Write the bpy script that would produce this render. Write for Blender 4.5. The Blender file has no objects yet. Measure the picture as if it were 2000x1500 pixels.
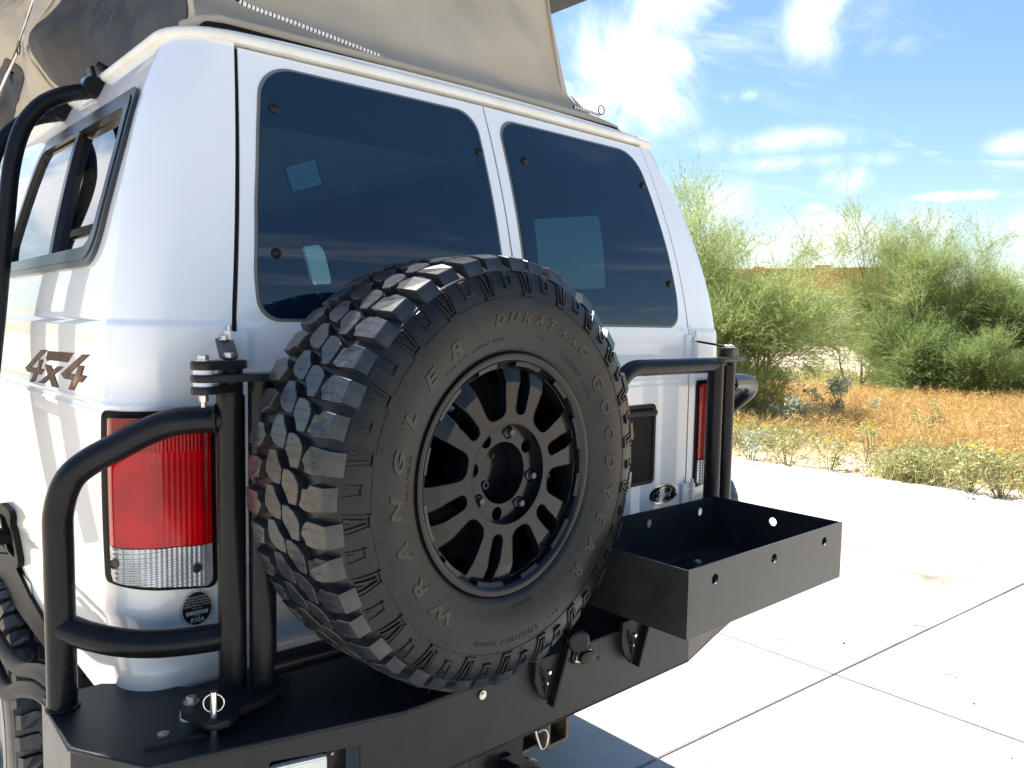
import bpy, bmesh, math, random
from math import sin, cos, pi, radians, sqrt, hypot, atan2
from mathutils import Vector, Matrix, noise
from mathutils.geometry import delaunay_2d_cdt

random.seed(7)
S = bpy.context.scene
COL = S.collection

# ------------------------------------------------------------------ camera
CAM = Vector((-1.40, -1.60, 1.65))
yaw, pitch, roll = radians(41.685), radians(4.381), radians(-1.062)
fwd = Vector((sin(yaw)*cos(pitch), cos(yaw)*cos(pitch), -sin(pitch)))
r0 = Vector((cos(yaw), -sin(yaw), 0))
d0 = fwd.cross(r0)
right = cos(roll)*r0 + sin(roll)*d0
down = -sin(roll)*r0 + cos(roll)*d0
cd = bpy.data.cameras.new('camera')
cd.sensor_width = 36.0
cd.lens = 1560.0/2000.0*36.0
cd.clip_start = 0.05
cd.clip_end = 2000
cam = bpy.data.objects.new('camera', cd)
up = -down; back = -fwd
cam.matrix_world = Matrix(((right.x, up.x, back.x, CAM.x), (right.y, up.y, back.y, CAM.y),
                           (right.z, up.z, back.z, CAM.z), (0, 0, 0, 1)))
COL.objects.link(cam)
S.camera = cam

# ------------------------------------------------------------------ light
SUN_DIR = Vector((0.005, -0.40, -1.0)).normalized()      # the way the sunlight travels
sun_el = math.asin(-SUN_DIR.z)
sun_az = atan2(-SUN_DIR.x, -SUN_DIR.y)                   # clockwise from +Y
sd = bpy.data.lights.new('sun', 'SUN')
sd.energy = 4.7
sd.angle = radians(0.5)
sd.color = (1.0, 0.965, 0.905)
sun = bpy.data.objects.new('sun', sd)
sun.rotation_euler = SUN_DIR.to_track_quat('-Z', 'Y').to_euler()
sun.location = (0, 0, 30)
COL.objects.link(sun)

W = bpy.data.worlds.new('World')
S.world = W
W.use_nodes = True
wn, wl = W.node_tree.nodes, W.node_tree.links
wn.clear()
def wnode(t, **k):
    n = wn.new(t)
    for a, b in k.items():
        setattr(n, a, b)
    return n
def wmath(op, a, b=None, c=None, clamp=False):
    n = wnode('ShaderNodeMath', operation=op, use_clamp=clamp)
    for i, v in enumerate((a, b, c)):
        if v is None: continue
        if isinstance(v, (int, float)): n.inputs[i].default_value = v
        else: wl.new(v, n.inputs[i])
    return n.outputs[0]
sky = wnode('ShaderNodeTexSky', sky_type='NISHITA', sun_disc=False)
sky.sun_elevation = sun_el
sky.sun_rotation = sun_az
sky.air_density = 1.15
sky.dust_density = 0.6
sky.ozone_density = 1.6
tc = wnode('ShaderNodeTexCoord')
sep = wnode('ShaderNodeSeparateXYZ'); wl.new(tc.outputs['Generated'], sep.inputs[0])
zc = wmath('MAXIMUM', sep.outputs[2], 0.03)
# clouds lie on a flat layer overhead: direction divided by its height
px_ = wmath('DIVIDE', sep.outputs[0], zc); py_ = wmath('DIVIDE', sep.outputs[1], zc)
comb = wnode('ShaderNodeCombineXYZ'); wl.new(px_, comb.inputs[0]); wl.new(py_, comb.inputs[1])
mp = wnode('ShaderNodeMapping'); wl.new(comb.outputs[0], mp.inputs[0])
mp.inputs['Rotation'].default_value = (0, 0, radians(35)); mp.inputs['Scale'].default_value = (0.55, 1.25, 1)
mp.inputs['Location'].default_value = (3.1, 1.7, 0)
n1 = wnode('ShaderNodeTexNoise'); wl.new(mp.outputs[0], n1.inputs['Vector'])
n1.inputs['Scale'].default_value = 1.1; n1.inputs['Detail'].default_value = 9; n1.inputs['Roughness'].default_value = 0.58
n1.inputs['Distortion'].default_value = 0.9
n2 = wnode('ShaderNodeTexNoise'); wl.new(tc.outputs['Generated'], n2.inputs['Vector'])
n2.inputs['Scale'].default_value = 9.0; n2.inputs['Detail'].default_value = 8; n2.inputs['Roughness'].default_value = 0.6
n2.inputs['Distortion'].default_value = 0.6
def blob(dx, dy, dz, size, gain, sq=1.0):
    v = Vector((dx, dy, dz)).normalized()
    sub = wnode('ShaderNodeVectorMath', operation='SUBTRACT'); wl.new(tc.outputs['Generated'], sub.inputs[0])
    sub.inputs[1].default_value = v
    sc = wnode('ShaderNodeVectorMath', operation='MULTIPLY'); wl.new(sub.outputs[0], sc.inputs[0])
    sc.inputs[1].default_value = (1, 1, sq)
    ln = wnode('ShaderNodeVectorMath', operation='LENGTH'); wl.new(sc.outputs[0], ln.inputs[0])
    q = wmath('DIVIDE', ln.outputs['Value'], size)
    g = wmath('SUBTRACT', 1.0, q, clamp=True)
    return wmath('MULTIPLY', g, gain)
SKY_BLOBS = []
# cloud patches: direction in the sky, size, strength, flatness
for dx, dy, dz, size, gain, sq in ((0.719, 0.638, 0.276, 0.15, .62, 1.2), (0.745, 0.592, 0.306, 0.12, 0.46, 1.3), (0.745, 0.566, 0.353, 0.1, 0.62, 1.5), (-.12, .96, .25, .42, .62, 1.3), (-.5, .84, .22, .3, .55, 1.6),
        (0.882, 0.441, 0.167, 0.045, 0.62, 1.3), (0.874, 0.466, 0.138, 0.03, 0.5, 3), (0.81, 0.525, 0.263, 0.05, 0.55, 3.5), (0.836, 0.506, 0.213, 0.16, 0.5, 6),
        (0.937, 0.319, 0.144, 0.085, 0.9, 9), (0.915, 0.39, 0.108, 0.26, 0.7, 6), (0.793, 0.592, 0.144, 0.16, 0.6, 3), (0.939, 0.286, 0.191, 0.045, 0.55, 2),
        (0.83, 0.447, 0.335, 0.1, 0.5, 1.2), (0.866, 0.396, 0.305, 0.1, 0.36, 3), (0.855, 0.483, 0.188, 0.16, 0.45, 9), (0.855, 0.511, 0.084, 0.3, 0.5, 4)):
    SKY_BLOBS.append(blob(dx, dy, dz, size, gain, sq))
tot = SKY_BLOBS[0]
for b in SKY_BLOBS[1:]:
    tot = wmath('MAXIMUM', tot, b)
base_cl = wmath('MULTIPLY', wmath('SUBTRACT', n1.outputs['Fac'], 0.50), 2.3)
wisp = wmath('MULTIPLY', wmath('SUBTRACT', n2.outputs['Fac'], 0.5), 2.6)
near_b = wmath('MULTIPLY', tot, wmath('ADD', 0.85, wisp))
cl = wmath('MAXIMUM', wmath('MULTIPLY', base_cl, 0.75), wmath('ADD', near_b, wmath('MULTIPLY', wisp, wmath('MULTIPLY', tot, 0.8))), clamp=True)
ramp = wnode('ShaderNodeValToRGB'); wl.new(cl, ramp.inputs[0])
ramp.color_ramp.interpolation = 'EASE'
ramp.color_ramp.elements[0].position = 0.08; ramp.color_ramp.elements[0].color = (0, 0, 0, 1)
ramp.color_ramp.elements[1].position = 0.85; ramp.color_ramp.elements[1].color = (1, 1, 1, 1)
mixc = wnode('ShaderNodeMix', data_type='RGBA')
CLOUD_V = 9.5
wl.new(ramp.outputs[0], mixc.inputs['Factor'])
hs = wnode('ShaderNodeHueSaturation'); hs.inputs['Saturation'].default_value = 1.14; wl.new(sky.outputs[0], hs.inputs['Color'])
wl.new(hs.outputs[0], mixc.inputs['A'])
mixc.inputs['B'].default_value = (CLOUD_V*0.98, CLOUD_V, CLOUD_V*1.03, 1)
bg = wnode('ShaderNodeBackground'); bg.inputs['Strength'].default_value = 0.064
wl.new(mixc.outputs['Result'], bg.inputs['Color'])
wo = wnode('ShaderNodeOutputWorld'); wl.new(bg.outputs[0], wo.inputs[0])

S.view_settings.view_transform = 'Standard'
S.view_settings.look = 'None'
S.view_settings.gamma = 1.0
S.view_settings.use_curve_mapping = False
S.view_settings.exposure = 1.62
S.render.engine = 'CYCLES'
S.cycles.max_bounces = 8
S.cycles.transparent_max_bounces = 12
S.cycles.caustics_reflective = False
S.cycles.caustics_refractive = False
S.cycles.use_denoising = True

# ------------------------------------------------------------------ materials
def new_mat(name):
    m = bpy.data.materials.new(name); m.use_nodes = True
    nt = m.node_tree
    return m, nt, nt.nodes['Principled BSDF']

def mat(name, col, rough=0.5, metal=0.0, coat=0.0, coat_r=0.03, spec=0.5, var=0.0, var_scale=8.0, var_col=None,
        bump=0.0, bump_scale=200.0, rough_var=0.0, detail=6.0):
    m, nt, p = new_mat(name)
    N, L = nt.nodes, nt.links
    p.inputs['Base Color'].default_value = (*col, 1)
    p.inputs['Roughness'].default_value = rough
    p.inputs['Metallic'].default_value = metal
    p.inputs['Coat Weight'].default_value = coat
    p.inputs['Coat Roughness'].default_value = coat_r
    p.inputs['Specular IOR Level'].default_value = spec
    t = N.new('ShaderNodeTexCoord')
    if var > 0:
        n = N.new('ShaderNodeTexNoise'); n.inputs['Scale'].default_value = var_scale; n.inputs['Detail'].default_value = detail
        n.inputs['Roughness'].default_value = 0.65
        L.new(t.outputs['Object'], n.inputs['Vector'])
        r = N.new('ShaderNodeValToRGB'); L.new(n.outputs['Fac'], r.inputs[0])
        r.color_ramp.elements[0].position = 0.38; r.color_ramp.elements[1].position = 0.68
        vc = var_col or tuple(min(1, c*(1+var)) for c in col)
        r.color_ramp.elements[0].color = (*col, 1); r.color_ramp.elements[1].color = (*vc, 1)
        L.new(r.outputs[0], p.inputs['Base Color'])
        if rough_var:
            mr = N.new('ShaderNodeMapRange'); L.new(n.outputs['Fac'], mr.inputs[0])
            mr.inputs[3].default_value = rough-rough_var; mr.inputs[4].default_value = rough+rough_var
            L.new(mr.outputs[0], p.inputs['Roughness'])
    if bump > 0:
        n = N.new('ShaderNodeTexNoise'); n.inputs['Scale'].default_value = bump_scale; n.inputs['Detail'].default_value = 4
        L.new(t.outputs['Object'], n.inputs['Vector'])
        b = N.new('ShaderNodeBump'); b.inputs['Strength'].default_value = bump; b.inputs['Distance'].default_value = 0.002
        L.new(n.outputs['Fac'], b.inputs['Height']); L.new(b.outputs[0], p.inputs['Normal'])
    return m

M = {}
M['paint'] = mat('white_paint', (.86, .865, .865), .38, coat=1.0, coat_r=.02, var=.03, var_scale=3)
def paint_dust():
    nt = M['paint'].node_tree; N, L = nt.nodes, nt.links; p = N['Principled BSDF']
    t = N.new('ShaderNodeTexCoord'); s = N.new('ShaderNodeSeparateXYZ'); L.new(t.outputs['Object'], s.inputs[0])
    n = N.new('ShaderNodeTexNoise'); n.inputs['Scale'].default_value = 5.5; n.inputs['Detail'].default_value = 9; n.inputs['Roughness'].default_value = .7
    L.new(t.outputs['Object'], n.inputs['Vector'])
    g = N.new('ShaderNodeMapRange'); L.new(s.outputs[2], g.inputs[0])
    g.inputs[1].default_value = 1.55; g.inputs[2].default_value = .85; g.inputs[3].default_value = .02; g.inputs[4].default_value = .20
    m = N.new('ShaderNodeMath'); m.operation = 'MULTIPLY'; L.new(n.outputs['Fac'], m.inputs[0]); L.new(g.outputs[0], m.inputs[1])
    old = p.inputs['Base Color'].links[0].from_socket
    mx = N.new('ShaderNodeMix'); mx.data_type = 'RGBA'; L.new(m.outputs[0], mx.inputs['Factor']); L.new(old, mx.inputs['A'])
    mx.inputs['B'].default_value = (.45, .37, .27, 1)
    L.new(mx.outputs['Result'], p.inputs['Base Color'])
    r = N.new('ShaderNodeMapRange'); L.new(n.outputs['Fac'], r.inputs[0]); r.inputs[1].default_value = .35; r.inputs[2].default_value = .75
    r.inputs[3].default_value = .015; r.inputs[4].default_value = .06; L.new(r.outputs[0], p.inputs['Coat Roughness'])
paint_dust()
M['paint_edge'] = mat('painted_edge', (.62, .62, .61), .5)
M['gutter'] = mat('gutter_sealant', (.82, .81, .78), .42, var=.1, var_scale=9, var_col=(.72, .68, .58), bump=.3, bump_scale=40)
M['roof'] = mat('roof_paint', (.8, .8, .79), .4, coat=.6)
M['black_tube'] = mat('black_powder_coat', (.0062, .0072, .0088), .27, spec=.20, var=.6, var_scale=14, rough_var=.07, bump=.12, bump_scale=500)
M['black_plate'] = mat('black_textured_steel', (.0095, .011, .0135), .33, spec=.26, var=.7, var_scale=10, rough_var=.09, bump=.35, bump_scale=700)
M['tray'] = mat('grey_black_sheet_steel', (.020, .021, .022), .24, spec=.5, var=.5, var_scale=16, rough_var=.08, bump=.15, bump_scale=500)
M['rubber'] = mat('tyre_rubber', (.0038, .0052, .0072), .36, spec=.28, var=1, var_scale=11, var_col=(.0155, .0155, .0155), rough_var=.10, bump=.25, bump_scale=220)
M['letter'] = mat('tyre_lettering', (.004, .0045, .005), .30, spec=.4)
M['rim'] = mat('satin_black_alloy', (.0034, .0044, .0062), .20, spec=.28, coat=.08, coat_r=.12, var=.5, var_scale=9, rough_var=.08)
M['barrel'] = mat('wheel_barrel', (.0015, .0015, .0018), .5, spec=.08)
M['matte'] = mat('matte_black_rubber', (.006, .006, .0065), .6, spec=.2)
M['black'] = mat('black_plastic', (.008, .0085, .009), .42, spec=.25)
M['blackrub'] = mat('black_seal_and_gap', (.005, .005, .0052), .6, spec=.2)
M['seal'] = mat('grey_window_seal', (.16, .16, .15), .5)
M['winframe'] = mat('dark_window_frame', (.022, .024, .027), .30, coat=.15, coat_r=.1)
M['chrome'] = mat('bright_zinc', (.72, .70, .66), .24, metal=1.0, var=.15, var_scale=40)
M['zinc'] = mat('dull_zinc', (.62, .60, .54), .38, metal=.9)
M['nylon'] = mat('white_nylon', (.72, .74, .78), .4)
M['canvas'] = None
M['mesh'] = mat('dark_canvas_window', (.034, .035, .038), .66, spec=.3, var=.8, var_scale=6, rough_var=.06, bump=.5, bump_scale=18)
M['interior'] = mat('dark_interior', (.010, .011, .013), .8)
M['rope'] = None
M['rust'] = mat('worn_receiver_steel', (.035, .032, .028), .5, metal=.3, var=1, var_scale=30, var_col=(.14, .11, .075))
M['navy'] = mat('emblem_navy', (.006, .009, .02), .12, coat=1)
M['silver'] = mat('emblem_silver', (.75, .76, .78), .18, metal=1)
M['stick_w'] = mat('sticker_white', (.72, .70, .64), .4)
M['stick_k'] = mat('sticker_black', (.01, .01, .011), .35)
M['wheelface'] = mat('cap_print_white', (.8, .8, .78), .5)

def thin_fresnel(N, L, ior):
    """the same reflectance from both sides of a thin pane"""
    g = N.new('ShaderNodeNewGeometry'); m = N.new('ShaderNodeMapRange'); L.new(g.outputs['Backfacing'], m.inputs[0])
    m.inputs[3].default_value = ior; m.inputs[4].default_value = 1/ior
    fr = N.new('ShaderNodeFresnel'); L.new(m.outputs[0], fr.inputs[0]); return fr
def glass_mat(name, tint, ior=1.5, rough=0.0, gloss=(1, 1, 1)):
    m = bpy.data.materials.new(name); m.use_nodes = True
    nt = m.node_tree; N, L = nt.nodes, nt.links; N.clear()
    fr = thin_fresnel(N, L, ior)
    tr = N.new('ShaderNodeBsdfTransparent'); tr.inputs[0].default_value = (*tint, 1)
    gl = N.new('ShaderNodeBsdfGlossy'); gl.inputs['Roughness'].default_value = rough; gl.inputs[0].default_value = (*gloss, 1)
    mx = N.new('ShaderNodeMixShader'); L.new(fr.outputs[0], mx.inputs[0]); L.new(tr.outputs[0], mx.inputs[1]); L.new(gl.outputs[0], mx.inputs[2])
    o = N.new('ShaderNodeOutputMaterial'); L.new(mx.outputs[0], o.inputs[0])
    return m
def rear_glass():
    m = bpy.data.materials.new('tinted_rear_glass'); m.use_nodes = True
    nt = m.node_tree; N, L = nt.nodes, nt.links; N.clear()
    fr = thin_fresnel(N, L, 1.78)
    tr = N.new('ShaderNodeBsdfTransparent'); tr.inputs[0].default_value = (.10, .20, .26, 1)
    df = N.new('ShaderNodeBsdfDiffuse'); df.inputs[0].default_value = (.0015, .024, .056, 1)
    m1 = N.new('ShaderNodeMixShader'); m1.inputs[0].default_value = .45; L.new(tr.outputs[0], m1.inputs[1]); L.new(df.outputs[0], m1.inputs[2])
    gl = N.new('ShaderNodeBsdfGlossy'); gl.inputs['Roughness'].default_value = 0
    mx = N.new('ShaderNodeMixShader'); L.new(fr.outputs[0], mx.inputs[0]); L.new(m1.outputs[0], mx.inputs[1]); L.new(gl.outputs[0], mx.inputs[2])
    o = N.new('ShaderNodeOutputMaterial'); L.new(mx.outputs[0], o.inputs[0])
    return m
M['tint'] = rear_glass()
M['pane'] = glass_mat('side_window_glass', (.10, .12, .14), 2.7)
M['pane_clear'] = glass_mat('clear_side_glass', (.30, .37, .36), 1.45)

def canvas_mat():
    m, nt, p = new_mat('tan_canvas'); N, L = nt.nodes, nt.links
    t = N.new('ShaderNodeTexCoord')
    n = N.new('ShaderNodeTexNoise'); n.inputs['Scale'].default_value = 3.2; n.inputs['Detail'].default_value = 8
    L.new(t.outputs['Object'], n.inputs['Vector'])
    r = N.new('ShaderNodeValToRGB'); L.new(n.outputs['Fac'], r.inputs[0])
    r.color_ramp.elements[0].color = (.55, .495, .40, 1); r.color_ramp.elements[1].color = (.67, .61, .505, 1)
    r.color_ramp.elements[0].position = .35; r.color_ramp.elements[1].position = .7
    L.new(r.outputs[0], p.inputs['Base Color']); p.inputs['Roughness'].default_value = .75
    w = N.new('ShaderNodeTexNoise'); w.inputs['Scale'].default_value = 600; L.new(t.outputs['Object'], w.inputs['Vector'])
    b = N.new('ShaderNodeBump'); b.inputs['Strength'].default_value = .12; b.inputs['Distance'].default_value = .001
    L.new(w.outputs['Fac'], b.inputs['Height']); L.new(b.outputs[0], p.inputs['Normal'])
    tl = N.new('ShaderNodeBsdfTranslucent'); tl.inputs[0].default_value = (.50, .39, .235, 1)
    mx = N.new('ShaderNodeMixShader'); mx.inputs[0].default_value = .30
    L.new(p.outputs[0], mx.inputs[1]); L.new(tl.outputs[0], mx.inputs[2])
    L.new(mx.outputs[0], N['Material Output'].inputs[0])
    return m
M['canvas'] = canvas_mat()

def rope_mat():
    m, nt, p = new_mat('white_cord_black_flecks'); N, L = nt.nodes, nt.links
    t = N.new('ShaderNodeTexCoord'); w = N.new('ShaderNodeTexWave'); w.inputs['Scale'].default_value = 30
    w.bands_direction = 'X'
    L.new(t.outputs['Object'], w.inputs['Vector'])
    r = N.new('ShaderNodeValToRGB'); L.new(w.outputs['Fac'], r.inputs[0]); r.color_ramp.interpolation = 'CONSTANT'
    r.color_ramp.elements[0].color = (.02, .02, .02, 1); r.color_ramp.elements[1].color = (.78, .76, .72, 1)
    r.color_ramp.elements[1].position = .2
    L.new(r.outputs[0], p.inputs['Base Color']); p.inputs['Roughness'].default_value = .7
    return m
M['rope'] = rope_mat()

def lug_mat():
    m, nt, p = new_mat('tread_rubber'); N, L = nt.nodes, nt.links
    t = N.new('ShaderNodeTexCoord'); s = N.new('ShaderNodeSeparateXYZ'); L.new(t.outputs['Object'], s.inputs[0])
    def mth(op, a, b=None):
        n = N.new('ShaderNodeMath'); n.operation = op
        for i, v in enumerate((a, b)):
            if v is None: continue
            if isinstance(v, (int, float)): n.inputs[i].default_value = v
            else: L.new(v, n.inputs[i])
        return n.outputs[0]
    zz = mth('MULTIPLY', mth('PINGPONG', s.outputs[1], .0045), .55)
    x = mth('ADD', s.outputs[0], zz)
    d = mth('ABSOLUTE', mth('SUBTRACT', mth('ABSOLUTE', mth('SUBTRACT', x, .0012)), .0085))
    line = mth('LESS_THAN', d, .0013)
    top = mth('GREATER_THAN', s.outputs[2], .4135)
    line = mth('MULTIPLY', line, top)
    n = N.new('ShaderNodeTexNoise'); n.inputs['Scale'].default_value = 40; n.inputs['Detail'].default_value = 5
    L.new(t.outputs['Object'], n.inputs['Vector'])
    r = N.new('ShaderNodeValToRGB'); L.new(n.outputs['Fac'], r.inputs[0])
    r.color_ramp.elements[0].color = (.014, .0165, .0205, 1); r.color_ramp.elements[1].color = (.036, .0385, .042, 1)
    r.color_ramp.elements[0].position = .35; r.color_ramp.elements[1].position = .7
    mx = N.new('ShaderNodeMix'); mx.data_type = 'RGBA'; L.new(line, mx.inputs['Factor']); L.new(r.outputs[0], mx.inputs['A'])
    mx.inputs['B'].default_value = (.006, .006, .006, 1)
    L.new(mx.outputs['Result'], p.inputs['Base Color']); p.inputs['Roughness'].default_value = .28; p.inputs['Specular IOR Level'].default_value = .5
    b = N.new('ShaderNodeBump'); b.inputs['Strength'].default_value = .6; b.inputs['Distance'].default_value = .0015
    inv = mth('SUBTRACT', mth('MULTIPLY', n.outputs['Fac'], .35), line)
    L.new(inv, b.inputs['Height']); L.new(b.outputs[0], p.inputs['Normal'])
    return m
M['lug'] = lug_mat()  # lighter than the tyre base: sky glare and groove shade put into the colours

def lens_mat(name, col, rough, ribs, metal=0.0, dark=.55, bump=.5, cross=0.0):
    m, nt, p = new_mat(name); N, L = nt.nodes, nt.links
    t = N.new('ShaderNodeTexCoord')
    w = N.new('ShaderNodeTexWave'); w.inputs['Scale'].default_value = ribs; w.bands_direction = 'X'
    L.new(t.outputs['Object'], w.inputs['Vector'])
    h = w.outputs['Fac']
    if cross:
        w2 = N.new('ShaderNodeTexWave'); w2.inputs['Scale'].default_value = cross; w2.bands_direction = 'Z'
        L.new(t.outputs['Object'], w2.inputs['Vector'])
        a = N.new('ShaderNodeMath'); a.operation = 'ADD'; L.new(h, a.inputs[0]); L.new(w2.outputs['Fac'], a.inputs[1]); h = a.outputs[0]
    b = N.new('ShaderNodeBump'); b.inputs['Strength'].default_value = bump; b.inputs['Distance'].default_value = .002
    L.new(h, b.inputs['Height'])
    n = N.new('ShaderNodeTexNoise'); n.inputs['Scale'].default_value = 9; n.inputs['Detail'].default_value = 2
    L.new(t.outputs['Object'], n.inputs['Vector'])
    r = N.new('ShaderNodeValToRGB'); L.new(n.outputs['Fac'], r.inputs[0])
    r.color_ramp.elements[0].position = .38; r.color_ramp.elements[1].position = .62
    r.color_ramp.elements[0].color = (*[c*dark for c in col], 1); r.color_ramp.elements[1].color = (*col, 1)
    L.new(r.outputs[0], p.inputs['Base Color'])
    p.inputs['Roughness'].default_value = rough; p.inputs['Metallic'].default_value = metal
    L.new(b.outputs[0], p.inputs['Normal'])
    p.inputs['Coat Weight'].default_value = .35; p.inputs['Coat Roughness'].default_value = .03
    p.inputs['Specular IOR Level'].default_value = .3
    return m
M['red'] = lens_mat('red_lens', (.60, .001, .006), .22, 30, 0, .62, .16)
M['red2'] = lens_mat('upper_red_lens', (.45, .001, .006), .2, 45, 0, .6, .3)
M['clear'] = lens_mat('clear_lens', (.80, .82, .82), .25, 34, .55, .5, .7, 34)
M['revlens'] = lens_mat('reverse_lens', (.92, .91, .82), .25, 20, 0, .9, .4, 70)

def decal_mat():
    m, nt, p = new_mat('decal_print'); N, L = nt.nodes, nt.links
    t = N.new('ShaderNodeTexCoord')
    n = N.new('ShaderNodeTexNoise'); n.inputs['Scale'].default_value = 14; n.inputs['Detail'].default_value = 5
    L.new(t.outputs['Object'], n.inputs['Vector'])
    r = N.new('ShaderNodeValToRGB'); L.new(n.outputs['Fac'], r.inputs[0])
    e = r.color_ramp.elements
    e[0].position = .36; e[0].color = (.016, .009, .007, 1)
    e[1].position = .46; e[1].color = (.055, .030, .020, 1)
    for pos, c in ((.53, (.17, .030, .020)), (.60, (.10, .07, .04)), (.68, (.36, .22, .09))):
        x = e.new(pos); x.color = (*c, 1)
    L.new(r.outputs[0], p.inputs['Base Color']); p.inputs['Roughness'].default_value = .5; p.inputs['Specular IOR Level'].default_value = .2
    return m
M['decal'] = decal_mat()
M['decal_k'] = mat('decal_outline', (.006, .004, .004), .5, spec=.15)
M['decal_bar'] = mat('scratched_decal_bar', (.03, .008, .006), .5, spec=.15, var=1, var_scale=60, var_col=(.11, .04, .03))

def concrete_mat():
    m, nt, p = new_mat('concrete'); N, L = nt.nodes, nt.links
    t = N.new('ShaderNodeTexCoord')
    n = N.new('ShaderNodeTexNoise'); n.inputs['Scale'].default_value = .9; n.inputs['Detail'].default_value = 10; n.inputs['Roughness'].default_value = .62
    L.new(t.outputs['Object'], n.inputs['Vector'])
    r = N.new('ShaderNodeValToRGB'); L.new(n.outputs['Fac'], r.inputs[0])
    e = r.color_ramp.elements
    e[0].position = .30; e[0].color = (.15, .118, .086, 1)
    e[1].position = .45; e[1].color = (.40, .37, .325, 1)
    x = e.new(.56); x.color = (.475, .455, .42, 1)
    n2 = N.new('ShaderNodeTexNoise'); n2.inputs['Scale'].default_value = 90; n2.inputs['Detail'].default_value = 4
    L.new(t.outputs['Object'], n2.inputs['Vector'])
    r2 = N.new('ShaderNodeValToRGB'); L.new(n2.outputs['Fac'], r2.inputs[0])
    r2.color_ramp.elements[0].position = .25; r2.color_ramp.elements[0].color = (.72, .7, .68, 1)
    r2.color_ramp.elements[1].position = .5; r2.color_ramp.elements[1].color = (1, 1, 1, 1)
    mx = N.new('ShaderNodeMix'); mx.data_type = 'RGBA'; mx.blend_type = 'MULTIPLY'; mx.inputs['Factor'].default_value = 1
    L.new(r.outputs[0], mx.inputs['A']); L.new(r2.outputs[0], mx.inputs['B'])
    L.new(mx.outputs['Result'], p.inputs['Base Color']); p.inputs['Roughness'].default_value = .85
    b = N.new('ShaderNodeBump'); b.inputs['Strength'].default_value = .25; b.inputs['Distance'].default_value = .003
    L.new(n2.outputs['Fac'], b.inputs['Height']); L.new(b.outputs[0], p.inputs['Normal'])
    return m
M['concrete'] = concrete_mat()
M['joint'] = mat('joint_filler', (.06, .055, .05), .9)
M['dirt'] = mat('desert_dirt', (.42, .32, .22), .95, var=.4, var_scale=.7, var_col=(.60, .50, .37), bump=.8, bump_scale=14, detail=10)

def leaf_mat(name, a, b, rough=.6, trans=.55):
    m, nt, p = new_mat(name); N, L = nt.nodes, nt.links
    g = N.new('ShaderNodeNewGeometry')
    r = N.new('ShaderNodeValToRGB'); L.new(g.outputs['Random Per Island'], r.inputs[0])
    r.color_ramp.elements[0].color = (*a, 1); r.color_ramp.elements[1].color = (*b, 1)
    L.new(r.outputs[0], p.inputs['Base Color']); p.inputs['Roughness'].default_value = rough
    p.inputs['Specular IOR Level'].default_value = .25
    tl = N.new('ShaderNodeBsdfTranslucent'); L.new(r.outputs[0], tl.inputs[0])
    mx = N.new('ShaderNodeMixShader'); mx.inputs[0].default_value = trans
    L.new(p.outputs[0], mx.inputs[1]); L.new(tl.outputs[0], mx.inputs[2]); L.new(mx.outputs[0], N['Material Output'].inputs[0])
    return m
M['palo'] = leaf_mat('palo_verde_twigs', (.205, .27, .085), (.43, .49, .20))
M['palo2'] = leaf_mat('dense_desert_foliage', (.14, .21, .065), (.34, .42, .165))
M['bark'] = mat('dark_bark', (.075, .065, .045), .9, var=.8, var_scale=12)
M['gbark'] = mat('green_bark', (.13, .135, .06), .8, var=.6, var_scale=10)
M['drygrass'] = leaf_mat('dry_grass', (.46, .27, .08), (.72, .54, .24), .8, .3)
M['straw'] = leaf_mat('pale_straw', (.62, .50, .30), (.78, .68, .48), .8, .3)
M['weed'] = leaf_mat('green_weeds', (.26, .27, .10), (.55, .52, .25), .7, .3)
M['pale'] = leaf_mat('pale_leaves', (.30, .36, .27), (.52, .55, .43), .7, .25)
M['yellow'] = leaf_mat('yellow_petals', (.62, .42, .03), (.75, .55, .06), .6, .3)

# ------------------------------------------------------------------ helpers
def link(name, me, material=None, parent=None, loc=None):
    o = bpy.data.objects.new(name, me)
    COL.objects.link(o)
    if material is not None and me is not None and len(me.materials) == 0:
        me.materials.append(material)
    if parent is not None: o.parent = parent
    if loc is not None: o.location = loc
    return o

def finish(bm, name, material, parent=None, smooth=35, loc=None, recalc=True):
    if recalc: bmesh.ops.recalc_face_normals(bm, faces=bm.faces[:])
    me = bpy.data.meshes.new(name)
    bm.to_mesh(me); bm.free()
    if smooth:
        me.shade_smooth(); me.set_sharp_from_angle(angle=radians(smooth))
    return link(name, me, material, parent, loc)

def empty(name, loc=(0, 0, 0)):
    o = bpy.data.objects.new(name, None); o.location = loc; o.empty_display_size = .1
    COL.objects.link(o); return o

def tag(o, label=None, cat=None, group=None, kind=None):
    if label: o['label'] = label
    if cat: o['category'] = cat
    if group: o['group'] = group
    if kind: o['kind'] = kind
    return o

def add_box(bm, c, s, bev=0.0, rot=None):
    m = Matrix.Translation(Vector(c)) @ ((rot if rot else Matrix.Identity(4))) @ Matrix.Diagonal((*s, 1))
    r = bmesh.ops.create_cube(bm, size=1.0, matrix=m)
    if bev > 0:
        es = list({e for v in r['verts'] for e in v.link_edges})
        bmesh.ops.bevel(bm, geom=es, offset=bev, segments=2, affect='EDGES', profile=.5)
    return bm

def box(name, c, s, material, parent=None, bev=.003, rot=None):
    bm = bmesh.new(); add_box(bm, c, s, bev, rot)
    return finish(bm, name, material, parent)

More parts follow.
